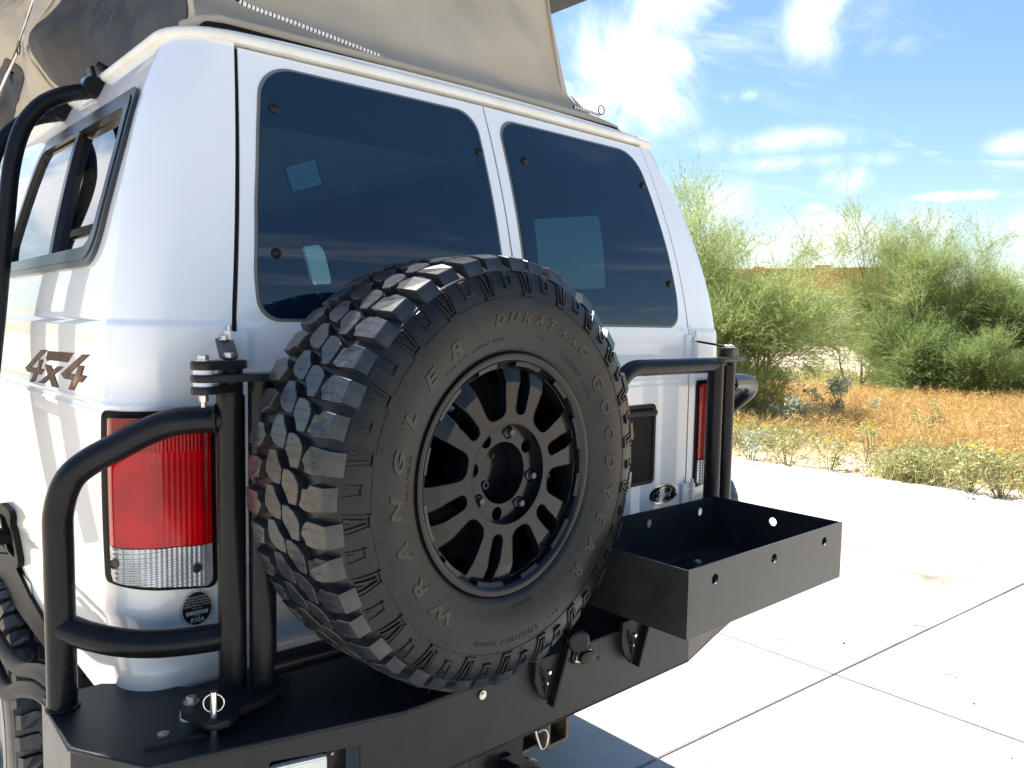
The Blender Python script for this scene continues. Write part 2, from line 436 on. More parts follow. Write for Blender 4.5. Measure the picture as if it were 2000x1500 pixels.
def fillet(pts, rad, n=7):
    pts = [Vector(p) for p in pts]
    if isinstance(rad, (int, float)): rad = [rad]*len(pts)
    out = [pts[0]]
    for i in range(1, len(pts)-1):
        a, b, c = pts[i-1], pts[i], pts[i+1]
        u = (a-b); v = (c-b); lu, lv = u.length, v.length
        u.normalize(); v.normalize()
        ang = u.angle(v)
        if ang > pi-.02 or rad[i] <= 0: out.append(b); continue
        t = min(rad[i]/math.tan(ang/2), .49*lu, .49*lv)
        R = t*math.tan(ang/2)
        cen = b + (u+v).normalized()*(R/sin(ang/2))
        p0 = b+u*t; p1 = b+v*t
        e0 = p0-cen; e1 = p1-cen
        tot = e0.angle(e1)
        for k in range(n+1):
            f = k/n
            w0 = sin((1-f)*tot)/sin(tot); w1 = sin(f*tot)/sin(tot)
            out.append(cen+e0*w0+e1*w1)
    out.append(pts[-1])
    return out

def add_tube(bm, pts, r, n=14, caps=True, closed=False):
    pts = [Vector(p) for p in pts]
    rr = r if isinstance(r, (list, tuple)) else [r]*len(pts)
    m = len(pts)
    tang = []
    for i in range(m):
        if closed: t = pts[(i+1) % m]-pts[i-1]
        else: t = pts[min(i+1, m-1)]-pts[max(i-1, 0)]
        tang.append(t.normalized())
    ref = Vector((0, 0, 1)) if abs(tang[0].z) < .9 else Vector((1, 0, 0))
    nrm = (ref - tang[0]*ref.dot(tang[0])).normalized()
    rings = []
    for i in range(m):
        nrm = (nrm - tang[i]*nrm.dot(tang[i])).normalized()
        bi = tang[i].cross(nrm)
        rings.append([bm.verts.new(pts[i]+(nrm*cos(2*pi*k/n)+bi*sin(2*pi*k/n))*rr[i]) for k in range(n)])
    rng = range(m) if closed else range(m-1)
    for i in rng:
        a, b = rings[i], rings[(i+1) % m]
        for k in range(n):
            bm.faces.new((a[k], a[(k+1) % n], b[(k+1) % n], b[k]))
    if caps and not closed:
        bm.faces.new(rings[0][::-1]); bm.faces.new(rings[-1])

def tube(name, pts, r, material, parent=None, rad=0, n=14):
    bm = bmesh.new(); add_tube(bm, fillet(pts, rad) if rad else pts, r, n)
    return finish(bm, name, material, parent, smooth=50)

def add_lathe(bm, prof, n=48, M4=None, closed=False):
    """profile (r, y) turned about the Y axis"""
    M4 = M4 or Matrix.Identity(4)
    rings = []
    for r, y in prof:
        if r < 1e-6: rings.append([bm.verts.new(M4 @ Vector((0, y, 0)))])
        else: rings.append([bm.verts.new(M4 @ Vector((r*sin(2*pi*k/n), y, r*cos(2*pi*k/n)))) for k in range(n)])
    m = len(rings)
    for i in range(m if closed else m-1):
        a, b = rings[i], rings[(i+1) % m]
        for k in range(n):
            k2 = (k+1) % n
            if len(a) == 1 and len(b) == 1: continue
            if len(a) == 1: bm.faces.new((a[0], b[k], b[k2]))
            elif len(b) == 1: bm.faces.new((a[k], a[k2], b[0]))
            else: bm.faces.new((a[k], a[k2], b[k2], b[k]))

def add_bolt(bm, p, axis, r=.009, h=.008, washer=True):
    """hex head with washer at p, pointing along axis"""
    q = Vector(axis).to_track_quat('Y', 'Z').to_matrix().to_4x4()
    T = Matrix.Translation(Vector(p)) @ q
    if washer: add_lathe(bm, [(0, 0), (r*1.5, 0), (r*1.5, .002), (0, .002)], 20, T)
    add_lathe(bm, [(0, .002), (r, .002), (r, h*.85), (r*.85, h), (0, h)], 6, T)

def bolt(name, p, axis, material, parent, r=.009, h=.008, washer=True):
    bm = bmesh.new(); add_bolt(bm, p, axis, r, h, washer)
    return finish(bm, name, material, parent, smooth=30)

def rpoly(pts, rad, n=6):
    """closed 2D polygon with rounded corners"""
    if isinstance(rad, (int, float)): rad = [rad]*len(pts)
    out = []
    m = len(pts)
    for i in range(m):
        a, b, c = (Vector((*pts[(i+j) % m], 0)) for j in (-1, 0, 1))
        if rad[i] <= 0: out.append((b.x, b.y)); continue
        f = fillet([a, b, c], [0, rad[i], 0], n)
        out += [(v.x, v.y) for v in f[1:-1]]
    return out

def densify(loop, step):
    out = []
    for i in range(len(loop)):
        a, b = loop[i], loop[(i+1) % len(loop)]
        k = max(1, int(math.ceil(hypot(b[0]-a[0], b[1]-a[1])/step)))
        for j in range(k):
            f = j/k
            out.append((a[0]+(b[0]-a[0])*f, a[1]+(b[1]-a[1])*f))
    return out

def inside(p, loop):
    x, y = p; c = False; j = len(loop)-1
    for i in range(len(loop)):
        xi, yi = loop[i]; xj, yj = loop[j]
        if (yi > y) != (yj > y) and x < (xj-xi)*(y-yi)/(yj-yi)+xi: c = not c
        j = i
    return c

def cdt_mesh(outer, holes, us, vs, step, extra=(), skip=None):
    loops = [densify(outer, step)]+[densify(h, step*.6) for h in holes]
    verts, edges = [], []
    for lp in loops:
        b = len(verts); verts += [Vector(p) for p in lp]
        edges += [(b+i, b+(i+1) % len(lp)) for i in range(len(lp))]
    bnd = verts[:]
    cell = {}
    for p in bnd: cell.setdefault((int(p.x//step), int(p.y//step)), []).append(p)
    for u, v in extra:
        if inside((u, v), loops[0]) and not any(inside((u, v), h) for h in loops[1:]): verts.append(Vector((u, v)))
    for u in us:
        for v in vs:
            if skip and skip(u, v): continue
            if not inside((u, v), loops[0]) or any(inside((u, v), h) for h in loops[1:]): continue
            ok = True
            ci, cj = int(u//step), int(v//step)
            for i in (-1, 0, 1):
                for j in (-1, 0, 1):
                    for p in cell.get((ci+i, cj+j), ()):
                        if (p.x-u)**2+(p.y-v)**2 < (.3*step)**2: ok = False; break
            if ok: verts.append(Vector((u, v)))
    V, E_, F, *_ = delaunay_2d_cdt(verts, edges, [], 1, 1e-7)
    faces = []
    for f in F:
        c = (sum(V[i].x for i in f)/len(f), sum(V[i].y for i in f)/len(f))
        if inside(c, loops[0]) and not any(inside(c, h) for h in loops[1:]): faces.append(tuple(f))
    return [(v.x, v.y) for v in V], faces, loops

def frange(a, b, s):
    n = max(1, int(round((b-a)/s))); return [a+(b-a)*i/n for i in range(n+1)]

def panel(name, outer, holes, surf, material, parent=None, us=None, vs=None, step=.05, flange=.012, out=None, holes_flange=True, extra=(), skip=None):
    """sheet over surf(u,v) with cut-outs, exact normals and turned-in edges; out(p) gives the outward hint"""
    u0 = min(p[0] for p in outer); u1 = max(p[0] for p in outer); v0 = min(p[1] for p in outer); v1 = max(p[1] for p in outer)
    us = us or frange(u0, u1, step); vs = vs or frange(v0, v1, step)
    V, F, loops = cdt_mesh(outer, holes, us, vs, step, extra, skip)
    def nor(u, v, e=4e-4):
        a = surf(u+e, v)-surf(u-e, v); b = surf(u, v+e)-surf(u, v-e)
        n = a.cross(b)
        if n.length < 1e-12: n = Vector((0, -1, 0))
        n.normalize()
        if n.dot(out(surf(u, v))) < 0: n.negate()
        return n
    co, no = [], []
    for u, v in V:
        co.append(surf(u, v)); no.append(nor(u, v))
    faces, lno = [], []
    for f in F:
        a, b, c = co[f[0]], co[f[1]], co[f[2]]
        g = (b-a).cross(c-a)
        if g.length < 1e-14: continue
        if g.dot(no[f[0]]) < 0: f = f[::-1]
        faces.append(f); lno += [no[i] for i in f]
    if flange > 0:
        for li, lp in enumerate(loops):
            if li and not holes_flange: continue
            b = len(co); n = len(lp)
            P = [surf(*p) for p in lp]; Q = [p - nor(*lp[i])*flange for i, p in enumerate(P)]
            co += P+Q
            cen = sum(P, Vector())/n
            for i in range(n):
                j = (i+1) % n
                f = (b+i, b+j, b+n+j, b+n+i)
                g = (P[j]-P[i]).cross(Q[i]-P[i])
                mid = (P[i]+P[j])/2
                away = mid-cen if li == 0 else cen-mid
                if g.dot(away) < 0: f = f[::-1]; g = -g
                if g.length < 1e-14: continue
                g.normalize()
                faces.append(f); lno += [g]*4
    me = bpy.data.meshes.new(name)
    me.from_pydata(co, [], faces); me.validate(verbose=False)
    me.shade_smooth()
    if len(lno) == len(me.loops): me.normals_split_custom_set(lno)
    return link(name, me, material, parent)

def plate(name, poly, z0, z1, material, parent=None, bev=.002, M4=None):
    """flat shape cut from plate: 2D polygon extruded z0..z1"""
    bm = bmesh.new()
    add_plate(bm, poly, z0, z1, bev, M4)
    return finish(bm, name, material, parent, smooth=40)

def add_plate(bm, poly, z0, z1, bev=0, M4=None):
    M4 = M4 or Matrix.Identity(4)
    lo = [bm.verts.new(M4 @ Vector((x, y, z0))) for x, y in poly]
    hi = [bm.verts.new(M4 @ Vector((x, y, z1))) for x, y in poly]
    n = len(poly); fs = [bm.faces.new(lo[::-1]), bm.faces.new(hi)]
    for i in range(n): fs.append(bm.faces.new((lo[i], lo[(i+1) % n], hi[(i+1) % n], hi[i])))
    if bev > 0:
        es = list({e for f in fs[:2] for e in f.edges})
        bmesh.ops.bevel(bm, geom=es, offset=bev, segments=2, affect='EDGES', profile=.5)

def stadium(a, b, r, n=10):
    a, b = Vector(a), Vector(b); d = (b-a).normalized(); t = atan2(d.y, d.x)
    out = [(b.x+r*cos(t-pi/2+pi*k/n), b.y+r*sin(t-pi/2+pi*k/n)) for k in range(n+1)]
    out += [(a.x+r*cos(t+pi/2+pi*k/n), a.y+r*sin(t+pi/2+pi*k/n)) for k in range(n+1)]
    return out

def text_mesh(txt, size, shear=0.0, offset=0.0, extrude=0.0, spacing=1.0, res=3):
    c = bpy.data.curves.new('lettering', 'FONT')
    c.body = txt; c.size = size; c.shear = shear; c.offset = offset; c.extrude = extrude; c.space_character = spacing
    c.resolution_u = res; c.align_x = 'CENTER'; c.align_y = 'CENTER'
    o = bpy.data.objects.new('lettering', c); COL.objects.link(o)
    bpy.context.view_layer.update()
    dg = bpy.context.evaluated_depsgraph_get()
    me = bpy.data.meshes.new_from_object(o.evaluated_get(dg))
    bpy.data.objects.remove(o); bpy.data.curves.remove(c)
    me.materials.clear()
    return me

def hermite(tab):
    xs = [p[0] for p in tab]; ys = [p[1] for p in tab]; n = len(xs)
    ms = []
    for i in range(n):
        if i == 0: m = (ys[1]-ys[0])/(xs[1]-xs[0])
        elif i == n-1: m = (ys[-1]-ys[-2])/(xs[-1]-xs[-2])
        else: m = .5*((ys[i+1]-ys[i])/(xs[i+1]-xs[i])+(ys[i]-ys[i-1])/(xs[i]-xs[i-1]))
        ms.append(m)
    def f(x):
        if x <= xs[0]: return ys[0]+ms[0]*(x-xs[0])
        if x >= xs[-1]: return ys[-1]+ms[-1]*(x-xs[-1])
        i = 0
        while x > xs[i+1]: i += 1
        h = xs[i+1]-xs[i]; t = (x-xs[i])/h
        return (ys[i]*(1+2*t)*(1-t)**2+ms[i]*h*t*(1-t)**2+ys[i+1]*t*t*(3-2*t)+ms[i+1]*h*t*t*(t-1))
    return f
def sstep(a, b, x):
    t = min(1, max(0, (x-a)/(b-a))); return t*t*(3-2*t)
def gauss(x, c, w): return math.exp(-((x-c)/w)**2)

# ================================================================== THE VAN
Wb = hermite([(.80, .948), (1.1, .970), (1.45, .975), (1.64, .965), (1.80, .940), (1.95, .905), (2.08, .866), (2.20, .818), (2.26, .790)])
def W_(z):
    w = Wb(z)
    w += .004*(1-sstep(1.632, 1.644, z))
    w += .006*(1-sstep(1.462, 1.476, z)) + .004*gauss(z, 1.480, .007)
    w += .005*gauss(z, 1.085, .016) - .004*sstep(1.07, .98, z)
    return w
def Yc(z):
    t = min(1.05, max(0, (z-1.6)/.65))
    y = -.035+.17*t**1.6
    y -= .004*(1-sstep(1.632, 1.644, z))
    y -= .004*(1-sstep(1.462, 1.474, z)) + .003*gauss(z, 1.478, .006)
    y += .025*sstep(.96, .84, z)
    y -= .007*(1-sstep(.975, .992, z))
    return y
def YR(x, z):
    t = min(1, abs(x)/.9)
    return Yc(z)-.015*(1-t*t)**2
def seamx(z): return .757-.078*max(0, min(1.05, (z-1.6)/.65))**1.2
def rc(z): return .085+.02*sstep(1.6, 2.25, z)
S1, S2 = .13, .29
def make_quarter(sg):
    def f(s, z):
        w = W_(z); r = rc(z); xf = w-r
        yf = YR(xf, z)
        if s <= S1:
            x = seamx(z)+(xf-seamx(z))*s/S1
            return Vector((sg*x, YR(x, z), z))
        if s <= S2:
            a = (s-S1)/(S2-S1)*pi/2
            return Vector((sg*(xf+r*sin(a)), yf+r-r*cos(a), z))
        return Vector((sg*w, yf+r+(s-S2), z))
    return f
def s_of(y, z): return S2+y-(YR(W_(z)-rc(z), z)+rc(z))
def off(surf, d, out):
    """the same surface moved outward by d(u,v)"""
    def f(u, v):
        e = 1e-3
        n = (surf(u+e, v)-surf(u-e, v)).cross(surf(u, v+e)-surf(u, v-e)).normalized()
        p = surf(u, v)
        if n.dot(out(p)) < 0: n.negate()
        return p+n*(d(u, v) if callable(d) else d)
    return f
outv = lambda p: Vector((p.x*.9, (p.y-.9) if p.y < .3 else 0, 0))
rear = lambda x, z: Vector((x, YR(x, z), z))
outr = lambda p: Vector((0, -1, 0))

van = empty('camper_van', (0, 0, 0))
tag(van, 'white pop-top camper van seen from its rear corner on the concrete pad', 'van')
VZ = sorted(set(frange(.85, 2.255, .045)+[1.628, 1.634, 1.64, 1.646, 1.652, 1.46, 1.466, 1.472, 1.478, 1.484, 1.49, 1.07, 1.085, 1.10, .98, .84+.06]))

body = {}
for sg in (-1, 1):
    q = make_quarter(sg)
    us = frange(0, S1, .026)+frange(S1+.0123, S2, .0123)+frange(S2+.02, 1.7, .055)+frange(1.8, 4.4, .13)
    bottom = [(0, .86), (.75, .86)]
    arch = []
    for k in range(11):
        a = pi-(pi*k/10)
        arch.append((1.55+.50*cos(a), .86+.24*sin(a)*.6))
    outer = [(0.0035, .86)]+arch+[(4.45, .86), (4.45, 2.25)]+[(.0035, 2.25)]
    wins = []
    def yz(pts): return [(s_of(y, z), z) for y, z in pts]
    wl_ = rpoly(yz([(.200, 1.770), (.180, 2.10), (1.035, 2.12), (1.12, 1.770)]), .03)
    wins.append(wl_)
    if sg == 1:
        wins.append(rpoly(yz([(2.56, 1.86), (2.56, 2.085), (2.84, 2.085), (2.84, 1.86)]), .04))
    o = panel('body_panel', outer, wins, q, M['paint'], van, us=us, vs=VZ, step=.06, flange=.014, out=outv)
    if sg == -1: body['left'] = o
    twins = wins if sg < 0 else [rpoly(yz([(.47, 1.79), (.45, 2.065), (.80, 2.08), (.84, 1.79)]), .01), wins[1]]
    panel('interior_trim', outer, twins, off(q, -.03, outv), M['interior'], van, us=us[::3], vs=frange(.87, 2.24, .15), step=.12, flange=0, out=outv)

# rear doors ----------------------------------------------------------
def winpoly(sg, g=0.0):
    a = [(.040-g, 1.649-g), (.697+g, 1.649-g), (.700+g, 1.74), (.684+g, 1.89), (.658+g, 2.05), (.628+g, 2.200+g), (.044-g, 2.200+g)]
    p = rpoly(a, [.05, .075, .3, .3, .3, .095, .06], 8)
    return [(sg*x, z) for x, z in p]
for sg, nm in ((-1, 'left'), (1, 'right')):
    zs = [.87+.02*i for i in range(70)]; zs = [z for z in zs if z < 2.232]
    outer = [(sg*.0025, .87)]+[(sg*.0025, 2.232)]+[(sg*(seamx(z)-(.0075 if sg < 0 else .003)), z) for z in reversed(zs)]
    door = panel('rear_door', outer, [winpoly(sg, .005)], rear, M['paint'], van, vs=[z for z in VZ if z < 2.24], step=.045, flange=.02, out=outr)
    # grey rubber edge round the glass, then the tinted pane a little proud
    sl = panel('window_seal', winpoly(sg, .006), [winpoly(sg, -.003)], off(rear, lambda u, v: .0015, outr), M['seal'], door, step=.05, flange=.012, out=outr)
    gl = panel('window_glass', winpoly(sg, -.001), [], off(rear, .004, outr), M['tint'], door, step=.05, flange=.005, out=outr)
    clips = ((-.619, 2.102), (-.655, 1.785), (-.056, 2.094)) if sg == -1 else ((.105, 2.094), (.625, 2.094), (.666, 1.782))
    for x, z in clips:
        bm = bmesh.new()
        T = Matrix.Translation(rear(x, z)+Vector((0, -.005, 0)))
        add_lathe(bm, [(0, -.007), (.006, -.0065), (.0098, -.004), (.0112, 0), (.0112, .003)], 20, T)
        finish(bm, 'glass_clip', M['black'], door)
    strip = [(sg*(seamx(z)-.014), z) for z in zs]+[(sg*(seamx(z)+.006), z) for z in reversed(zs)]
    panel('door_gap_strip', strip, [], off(rear, -.0045, outr), M['blackrub'], door, step=.03, flange=0, out=outr)  # black strip filling the door gap, standing in for its shade
    if sg == -1: panel('door_gap_strip', [(-.012, .88), (.012, .88), (.012, 2.228), (-.012, 2.228)], [], off(rear, -.004, outr), M['blackrub'], door, step=.03, flange=0, out=outr)  # same painted shade for the gap between the two doors
    # dark liner behind the door skin
    panel('interior_trim', outer, [winpoly(sg, .01)], off(rear, -.035, outr), M['interior'], van, us=frange(-.75, .75, .2), vs=frange(.9, 2.2, .2), step=.2, flange=0, out=outr)
    # swage under the window and raised lower field
    # hinges at the outer edge
    for z in (1.10, 1.585):
        h = empty('door_hinge', (0, 0, 0)); h.parent = van
        x = sg*(seamx(z)+.012); y = YR(x, z)
        box('hinge_leaf', (x-sg*.022, y-.006, z), (.036, .012, .075), M['paint'], h, .003)
        bm = bmesh.new()
        for dz in (-.028, 0, .028):
            add_tube(bm, [(x+sg*.002, y-.016, z+dz-.0105), (x+sg*.002, y-.016, z+dz+.0105)], .010, 14)
        finish(bm, 'hinge_knuckle', M['paint'], h)
        tube('hinge_pin', [(x+sg*.002, y-.016, z-.052), (x+sg*.002, y-.016, z+.05)], .0045, M['zinc'], h)

# emblem, number plate pocket on the right door
rd = [o for o in van.children if o.name.startswith('rear_door')][1]
pk_out = rpoly([(.250, 1.158), (.582, 1.158), (.582, 1.408), (.250, 1.408)], .018)
pk_in = rpoly([(.262, 1.170), (.570, 1.170), (.570, 1.396), (.262, 1.396)], .012)
panel('plate_pocket_frame', pk_out, [pk_in], off(rear, .004, outr), M['black'], rd, step=.05, flange=.006, out=outr)
panel('plate_pocket', rpoly([(.256, 1.164), (.576, 1.164), (.576, 1.402), (.256, 1.402)], .012), [], off(rear, .0015, outr), M['blackrub'], rd, step=.05, flange=0, out=outr)
box('plate_lamp_hood', (.43, YR(.43, 1.385)-.012, 1.383), (.27, .018, .018), M['black'], rd, .004)
ell = lambda cx, cz, a, b, n=40: [(cx+a*cos(2*pi*k/n), cz+b*sin(2*pi*k/n)) for k in range(n)]
EX, EZ = .638, 1.115
panel('oval_emblem', ell(EX, EZ, .075, .0310), [], off(rear, lambda u, v: .002+.002*max(0, 1-((u-EX)/.074)**2-((v-EZ)/.03)**2), outr), M['silver'], rd, step=.012, flange=.006, out=outr)
emb = [o for o in rd.children if o.name.startswith('oval_emblem')][0]
panel('emblem_field', ell(EX, EZ, .0690, .0262), [], off(rear, lambda u, v: .0062+.0015*max(0, 1-((u-EX)/.074)**2-((v-EZ)/.03)**2), outr), M['navy'], rd, step=.012, flange=0, out=outr)
panel('emblem_ring', ell(EX, EZ, .0648, .0226), [ell(EX, EZ, .0634, .0214)], off(rear, lambda u, v: .0070+.0015*max(0, 1-((u-EX)/.074)**2-((v-EZ)/.03)**2), outr), M['silver'], rd, step=.03, flange=0, out=outr)
# script lettering: strokes swept as fine ribbons
def script(strokes, surf, r, material, parent, name):
    bm = bmesh.new()
    for st in strokes:
        pts = [surf(*p) for p in st]
        # smooth through the points
        P = []
        for i in range(len(pts)-1):
            p0 = pts[max(0, i-1)]; p1 = pts[i]; p2 = pts[i+1]; p3 = pts[min(len(pts)-1, i+2)]
            for k in range(6):
                t = k/6
                P.append(.5*((2*p1)+(p2-p0)*t+(2*p0-5*p1+4*p2-p3)*t*t+(3*p1-p0-3*p2+p3)*t**3))
        P.append(pts[-1])
        add_tube(bm, P, r, 6)
    return finish(bm, name, material, parent, smooth=60)
def ES(x, z):
    sx = .00098
    return off(rear, .0082, outr)(EX+x*sx+.0, EZ+z*sx)
script([[(-46, 6), (-42, 14), (-30, 15), (-18, 10), (-12, 13)],                      # top of the capital
        [(-27, 14), (-31, 2), (-36, -10), (-43, -14), (-48, -10), (-44, -6)],
        [(-38, 2), (-30, 3), (-23, 2)],
        [(-12, 3), (-18, 0), (-20, -7), (-14, -10), (-8, -5), (-8, 1), (-12, 3)],
        [(-8, 1), (-3, 3), (2, 3), (1, -3), (-1, -9)], [(1, -1), (6, 3), (10, 2)],
        [(24, 2), (17, 2), (13, -5), (17, -10), (23, -5), (26, 4), (31, 16)], [(27, 6), (23, -5), (24, -9), (30, -7)],
        [(31, 16), (36, 12), (30, 4)]], ES, .00085, M['silver'], rd, 'emblem_script')

# tail lamps ------------------------------------------------------------
for sg in (-1, 1):
    q = make_quarter(sg)
    lamp = empty('tail_lamp', (0, 0, 0)); lamp.parent = van
    a, b = .036, .268
    bz = lambda s: 1.112+.035*(s-a)/(b-a)
    mid = lambda s: 1.206+.016*(s-a)/(b-a)
    g_out = rpoly([(a, bz(a)), (b, bz(b)), (b-.003, 1.472), (a, 1.472)], .016)
    e = .0105; b2 = b-.030
    def loft(base):
        return lambda u, v: base+.013*min(1, sstep(0, .02, u-a-e)*1)*min(1, sstep(0, .02, b2-u))
    panel('lamp_gasket', g_out, [], off(q, .004, outv), M['blackrub'], lamp, step=.02, flange=.006, out=outv)
    panel('red_lens', rpoly([(a+e, mid(a)+.002), (b2, mid(b)+.002), (b2-.003, 1.472-e), (a+e, 1.472-e)], [.002, .002, .012, .012]), [],
          off(q, loft(.010), outv), M['red'], lamp, step=.012, flange=.010, out=outv)
    panel('clear_lens', rpoly([(a+e, bz(a)+e), (b2, bz(b)+e), (b2, mid(b)), (a+e, mid(a))], [.012, .012, .002, .002]), [],
          off(q, loft(.010), outv), M['clear'], lamp, step=.012, flange=.010, out=outv)
    # moulded band between upper and middle red fields
    panel('upper_lens', [(a+e+.002, 1.395), (b2-.002, 1.398), (b2-.004, 1.4595), (a+e+.002, 1.4595)], [], off(q, lambda u, v: loft(.0112)(u, v), outv), M['red2'], lamp, step=.012, flange=.003, out=outv)
    for s_, z_ in ((.080, 1.165), (.218, 1.190)):
        p = off(q, .0235, outv)(s_, z_); n = (off(q, .03, outv)(s_, z_)-p).normalized()
        bm = bmesh.new(); T = Matrix.Translation(p) @ n.to_track_quat('Y', 'Z').to_matrix().to_4x4()
        add_lathe(bm, [(.0095, 0), (.0095, .002), (.0065, .0025), (.0055, .001), (0, .001)], 20, T)
        finish(bm, 'lens_screw', M['winframe'], lamp)

# left side window: frame, two panes, divider --------------------------------
for sg in (-1, 1):
    q = make_quarter(sg)
    sw = empty('side_window', (0, 0, 0)); sw.parent = van
    def yz(pts): return [(s_of(y, z), z) for y, z in pts]
    fo = rpoly(yz([(.175, 1.750), (.158, 1.90), (.160, 2.0), (.195, 2.128), (1.06, 2.146), (1.145, 1.750)]), [.11, .2, .2, .03, .09, .06], 8)
    fi = rpoly(yz([(.215, 1.790), (.198, 1.90), (.200, 2.0), (.226, 2.085), (1.015, 2.102), (1.095, 1.790)]), [.085, .2, .2, .025, .06, .04], 8)
    panel('window_frame', fo, [fi], off(q, .009, outv), M['winframe'], sw, step=.03, flange=.022, out=outv)
    fo2 = rpoly(yz([(.190, 1.764), (.173, 1.90), (.175, 2.0), (.207, 2.112), (1.045, 2.130), (1.128, 1.764)]), [.10, .2, .2, .028, .08, .05], 8)
    panel('frame_bead', fo2, [fi], off(q, .012, outv), M['winframe'], sw, step=.03, flange=.005, out=outv)
    mid_b, mid_t = (.56, .615) if sg < 0 else (.28, .32)
    pr = rpoly(yz([(.205, 1.788), (.195, 2.089), (mid_t-.0, 2.086), (mid_b, 1.788)]), .02)
    pf = rpoly(yz([(mid_b+.012, 1.788), (mid_t+.012, 2.086), (1.017, 2.098), (1.097, 1.788)]), .03)
    panel('window_glass', pr, [], off(q, -.006, outv), M['pane'] if sg < 0 else M['pane_clear'], sw, step=.05, flange=.004, out=outv)
    panel('window_glass', pf, [], off(q, .000, outv), M['pane'] if sg < 0 else M['pane_clear'], sw, step=.05, flange=.004, out=outv)
    dv = yz([(mid_b-.014, 1.785), (mid_t-.014, 2.088), (mid_t+.016, 2.089), (mid_b+.016, 1.785)])
    panel('window_divider', dv, [], off(q, .010, outv), M['winframe'], sw, step=.04, flange=.018, out=outv)
    tl = yz([(.385, 1.800), (.205, 2.052), (.24, 2.054), (.405, 1.800)])

# roof, gutter rail, floor, front ------------------------------------------
def roof_loop(z, inset=0.0, y1=4.2):
    w = W_(min(z, 2.255))-inset; r = .12
    pts = [(-w, y1)]
    yb = Yc(2.25)+inset
    pts += [(-w+r-r*cos(a), yb+r-r*sin(a)) for a in [pi/2*k/8 for k in range(9)]]
    xs = frange(-w+r, w-r, .1)[1:-1]
    pts += [(x, yb-.012*(1-(abs(x)/.8)**2)) for x in xs]
    pts += [(w-r+r*sin(a), yb+r-r*cos(a)) for a in [pi/2*k/8 for k in range(9)]]
    pts += [(w, y1)]
    return pts
rail = []
for x, y in roof_loop(2.25, -.008): rail.append((x, y, 2.252+.004*(1-abs(x)/.8)))
bm = bmesh.new()
n = len(rail)
prof = [(-.002, -.016), (.008, -.013), (.0105, -.005), (.010, .003), (.004, .009), (-.006, .0115), (-.020, .011), (-.022, -.016)]
rings = []
for i in range(n):
    t = (Vector(rail[min(i+1, n-1)])-Vector(rail[max(i-1, 0)])); t.z = 0; t.normalize()
    o_ = Vector((-t.y, t.x, 0))
    c = Vector(rail[i])
    if o_.dot(Vector((c.x, c.y-1.5, 0))) < 0: o_.negate()
    rings.append([bm.verts.new(c+o_*a+Vector((0, 0, b))) for a, b in prof])
for i in range(n-1):
    for k in range(len(prof)):
        k2 = (k+1) % len(prof)
        bm.faces.new((rings[i][k], rings[i][k2], rings[i+1][k2], rings[i+1][k]))
bmesh.ops.recalc_face_normals(bm, faces=bm.faces[:])
finish(bm, 'roof_gutter', M['gutter'], van, smooth=50)
# roof sheet between gutter and pop-top curb, open in the middle
rl = roof_loop(2.25, .012)
ro = [(x, y) for x, y in rl]
hole = [(-.52, .75), (-.52, 3.7), (.52, 3.7), (.52, .75)]
panel('roof', ro, [hole], lambda u, v: Vector((u, v, 2.268+.012*(1-(u/.8)**2))), M['roof'], van, step=.12, flange=.05, out=lambda p: Vector((0, 0, 1)))
bm = bmesh.new(); add_plate(bm, [(-.93, .1), (-.93, 4.2), (.93, 4.2), (.93, .1)], .84, .88)
finish(bm, 'floor_pan', M['interior'], van)
bm = bmesh.new(); add_plate(bm, [(-.95, 4.2), (.95, 4.2), (.78, 5.0), (-.78, 5.0)], .7, 1.55, .03)
add_plate(bm, [(-.93, 4.0), (.93, 4.0), (.93, 4.19), (-.93, 4.19)], .86, 2.262, .0)
finish(bm, 'front_bulkhead', M['interior'], van)

# flare and road wheels are added after the wheel builder

# decals on the left flank ----------------------------------------------------
qL = make_quarter(-1)
def LP(y, z): return (s_of(y, z), z)
def flank(name, poly, d, material, parent, step=.03, flange=0):
    return panel(name, [LP(*p) for p in poly], [], off(qL, d, outv), material, parent, step=step, flange=flange, out=outv)
dec = empty('drive_decal', (0, 0, 0)); dec.parent = van
# glyph outlines on the flank as (y, z)
G1 = [(0.56, 1.565), (0.491, 1.567), (0.66, 1.519), (0.594, 1.52), (0.575, 1.542), (0.532, 1.543), (0.556, 1.521), (0.512, 1.522), (0.553, 1.506), (0.586, 1.506), (0.614, 1.486), (0.662, 1.483), (0.635, 1.506), (0.706, 1.505), (0.733, 1.513)]
G2 = [(0.189, 1.57), (0.13, 1.572), (0.281, 1.526), (0.236, 1.526), (0.217, 1.546), (0.168, 1.548), (0.188, 1.528), (0.144, 1.529), (0.183, 1.513), (0.213, 1.513), (0.244, 1.493), (0.292, 1.491), (0.265, 1.513), (0.333, 1.512), (0.361, 1.52)]
G3 = [(0.517, 1.533), (0.454, 1.534), (0.434, 1.524), (0.394, 1.535), (0.333, 1.537), (0.419, 1.515), (0.374, 1.488), (0.438, 1.487), (0.468, 1.502), (0.517, 1.488), (0.582, 1.486), (0.485, 1.511)]
G4 = [(0.49, 1.565), (0.47, 1.566), (0.256, 1.57), (0.304, 1.548), (0.469, 1.545), (0.493, 1.541), (0.505, 1.548)]
